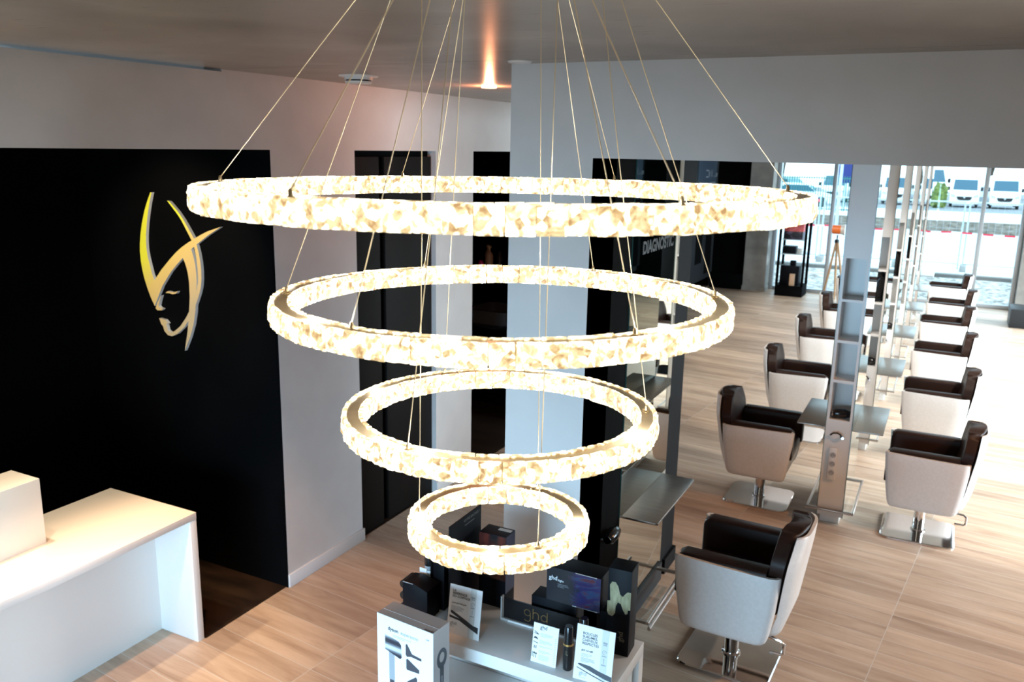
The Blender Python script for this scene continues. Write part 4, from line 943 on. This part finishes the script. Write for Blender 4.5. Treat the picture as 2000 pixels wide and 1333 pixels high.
# site fence panels in front of the street
M_galv = mat('galvanised_tube', (.50, .60, .68), .4, .5)
M_mesh = mat('fence_wire', (.50, .58, .64), .5, .3)
def fence_panel():
    t = thing('fence_panel', 'x', 'fence'); b = MB()
    for x in (0.03, 3.42): b.tube([(x, 0, 0), (x, 0, 1.72)], .021, 8)
    for z in (.15, 1.72): b.tube([(.03, 0, z), (3.42, 0, z)], .019, 8)
    b.build('frame', M_galv, t)
    b = MB()
    for k in range(1, 22): b.box(.03 + k * .155 - .002, .03 + k * .155 + .002, -.002, .002, .15, 1.72)
    for k in range(1, 7): b.box(.03, 3.42, -.002, .002, .15 + k * .225 - .002, .15 + k * .225 + .002)
    b.build('wire_mesh', M_mesh, t)
    B('foot_block', M_concrete, (-.03, .12, -.3, .3, -.02, .13), t)
    return t
f0 = fence_panel()
for k in range(8):
    o = f0 if k == 0 else copy_tree(f0); o.location = (.32 + (k - 5) * 3.5, 24.75 + .06 * (k % 2), -.245); o.rotation_euler = (0, 0, radians((-1) ** k * 1.2))
    tag(o, ['wire site fence panel, leftmost along the street', 'wire site fence panel beyond the display case', 'wire site fence panel between display case and tripod lamp', 'wire site fence panel behind the tripod lamp', 'wire site fence panel behind the mirror columns', 'wire site fence panel right of the right-hand window post', 'wire site fence panel at the right edge', 'wire site fence panel beyond the right pillar'][k], 'fence', 'site fence panels along the street')
def tape_mat():
    m = mat('red_white_tape', rough=.5); b = m.node_tree.nodes['Principled BSDF']
    tc = N(m, 'ShaderNodeTexCoord'); ck = N(m, 'ShaderNodeTexChecker'); mp = N(m, 'ShaderNodeMapping'); mp.inputs['Scale'].default_value = (4.2, 0, 0); L(m, tc.outputs['Object'], mp.inputs[0]); L(m, mp.outputs[0], ck.inputs['Vector'])
    ck.inputs['Scale'].default_value = 1; ck.inputs['Color1'].default_value = (.75, .03, .06, 1); ck.inputs['Color2'].default_value = (.85, .85, .85, 1); L(m, ck.outputs['Color'], b.inputs['Base Color']); return m
M_tape = tape_mat()
b = MB(); pts = [(-17 + k * 1.0, 24.68 - .02 * (k % 3), .72 - .05 * sin(k * 1.1) ** 2) for k in range(30)]
b.loft([[(x, y, z + .022), (x, y - .003, z + .022), (x, y - .003, z - .022), (x, y, z - .022)] for x, y, z in pts]); tag(b.build('barrier_tape', M_tape), 'red and white barrier tape strung along the wire fence', 'barrier tape')
b = MB(); b.box(-12.5, -5.8, 44.2, 44.25, .30, .42); b.build('warning_rail', M_tape) ; tag(bpy.data.objects['warning_rail'], 'red and white warning rail before the green railing', 'barrier')
for x in (-12.3, -9.2, -6.0): B('post', M_galv, (x - .03, x + .03, 44.25, 44.31, -.9, .45), bpy.data.objects['warning_rail'])
# green railing
gf = thing('green_railing', 'tall dark green metal railing before the parked cars, left of the tripod lamp', 'railing', (-9, 48, -.44)); b = MB()
for k in range(90): b.box(-5 + k * .125 - .018, -5 + k * .125 + .018, -.015, .015, .1, 1.9)
b.box(-5, 6.2, -.02, .02, .15, .2); b.box(-5, 6.2, -.02, .02, 1.75, 1.8); M_green = mat('green_railing_paint', (.02, .14, .12), .5); b.build('bars', M_green, gf)
for k in range(5): B('post', M_green, (-5 + k * 2.8 - .05, -5 + k * 2.8 + .05, -.05, .05, 0, 1.95), gf)
# street lamp, sign, trees, bushes
lp = thing('street_lamp', 'pale street lamp pole beside the blue sign', 'street lamp', (-5.02, 44.3, -.9)); MB().lathe([(.09, 0), (.08, 1), (.05, 6.5), (.001, 6.5)], 12).build('pole', M_galv, lp, smooth=True)
MB().tube([(0, 0, 6.4), (.4, 0, 6.7), (1.0, 0, 6.75)], .05, 8).build('lamp_arm', M_galv, lp, smooth=True)
sg = thing('street_sign', 'dark blue rectangular street sign beside the lamp pole', 'sign', (-5.4, 50, -.5)); B('sign_plate', mat('navy_sign', (.01, .02, .16), .4), (-.62, .62, -.03, .03, 1.55, 2.6), sg); B('post', M_galv, (-.04, .04, .03, .09, 0, 2.6), sg)
M_bark = noisy(mat('bark', rough=.9), (.05, .035, .025), (.14, .09, .06), 6, 5, (1, 1, .2)); M_leaf = noisy(mat('dark_foliage', rough=.8), (.015, .05, .03), (.07, .14, .07), 2.5, 6, bump=.8)
M_leaf2 = noisy(mat('yellow_green_bush', rough=.8), (.06, .10, .02), (.22, .28, .06), 3, 6, bump=.8)
def blob(b, c, rr, seed, flat=.8):
    rnd = random.Random(seed); t = bmesh.new(); bmesh.ops.create_icosphere(t, subdivisions=3, radius=1)
    for v in t.verts:
        k = 1 + .22 * sin(7 * v.co.x + seed) * cos(6 * v.co.y + seed * 2) + rnd.uniform(-.10, .10)
        v.co = Vector(c) + Vector((v.co.x * rr * k, v.co.y * rr * k, v.co.z * rr * flat * k))
    tm = bpy.data.meshes.new('t'); t.to_mesh(tm); t.free(); b.bm.from_mesh(tm); bpy.data.meshes.remove(tm)
def tree(label, x, y, z, h, cr, seed, dx=.6):
    t = thing('tree', label, 'tree', (x, y, z), 0, 'trees beyond the car park')
    MB().tube([(0, 0, 0), (dx * .3, 0, h * .5), (dx, 0, h)], [.38, .28, .2], 10).build('trunk', M_bark, t, smooth=True)
    b = MB(); rnd = random.Random(seed)
    for k in range(5): blob(b, (dx + rnd.uniform(-1, 1) * cr * .6, rnd.uniform(-1, 1) * cr * .5, h + rnd.uniform(-.1, .5) * cr), cr * rnd.uniform(.5, .8), seed + k)
    b.build('crown', M_leaf, t)
tree('leaning dark tree trunk above the display case, crown cut by the beam', -13.0, 72, -.95, 6.2, 3.0, 3, 1.2)
tree('tree with low dark foliage behind the nearest mirror column', -7.6, 96, -1.55, 4.6, 3.0, 9)
tree('tree with dark foliage above the van by the right-hand window post', 2.6, 100, -1.65, 4.7, 3.0, 15)
tree('tree with dark foliage at the right edge above the vans', 9.2, 102, -1.7, 4.9, 3.0, 25)
tree('tree with dark foliage at the left end of the far glazing', -19, 90, -1.4, 5.6, 3.2, 33)
b = MB(); blob(b, (0, 0, .55), .5, 5, 1.2); blob(b, (.1, .2, 1.15), .42, 8, 1.2); o = b.build('bush', M_leaf2, None, loc=(-1.05, 63, -.80)); tag(o, 'yellow-green bush left of the head-on van', 'bush')
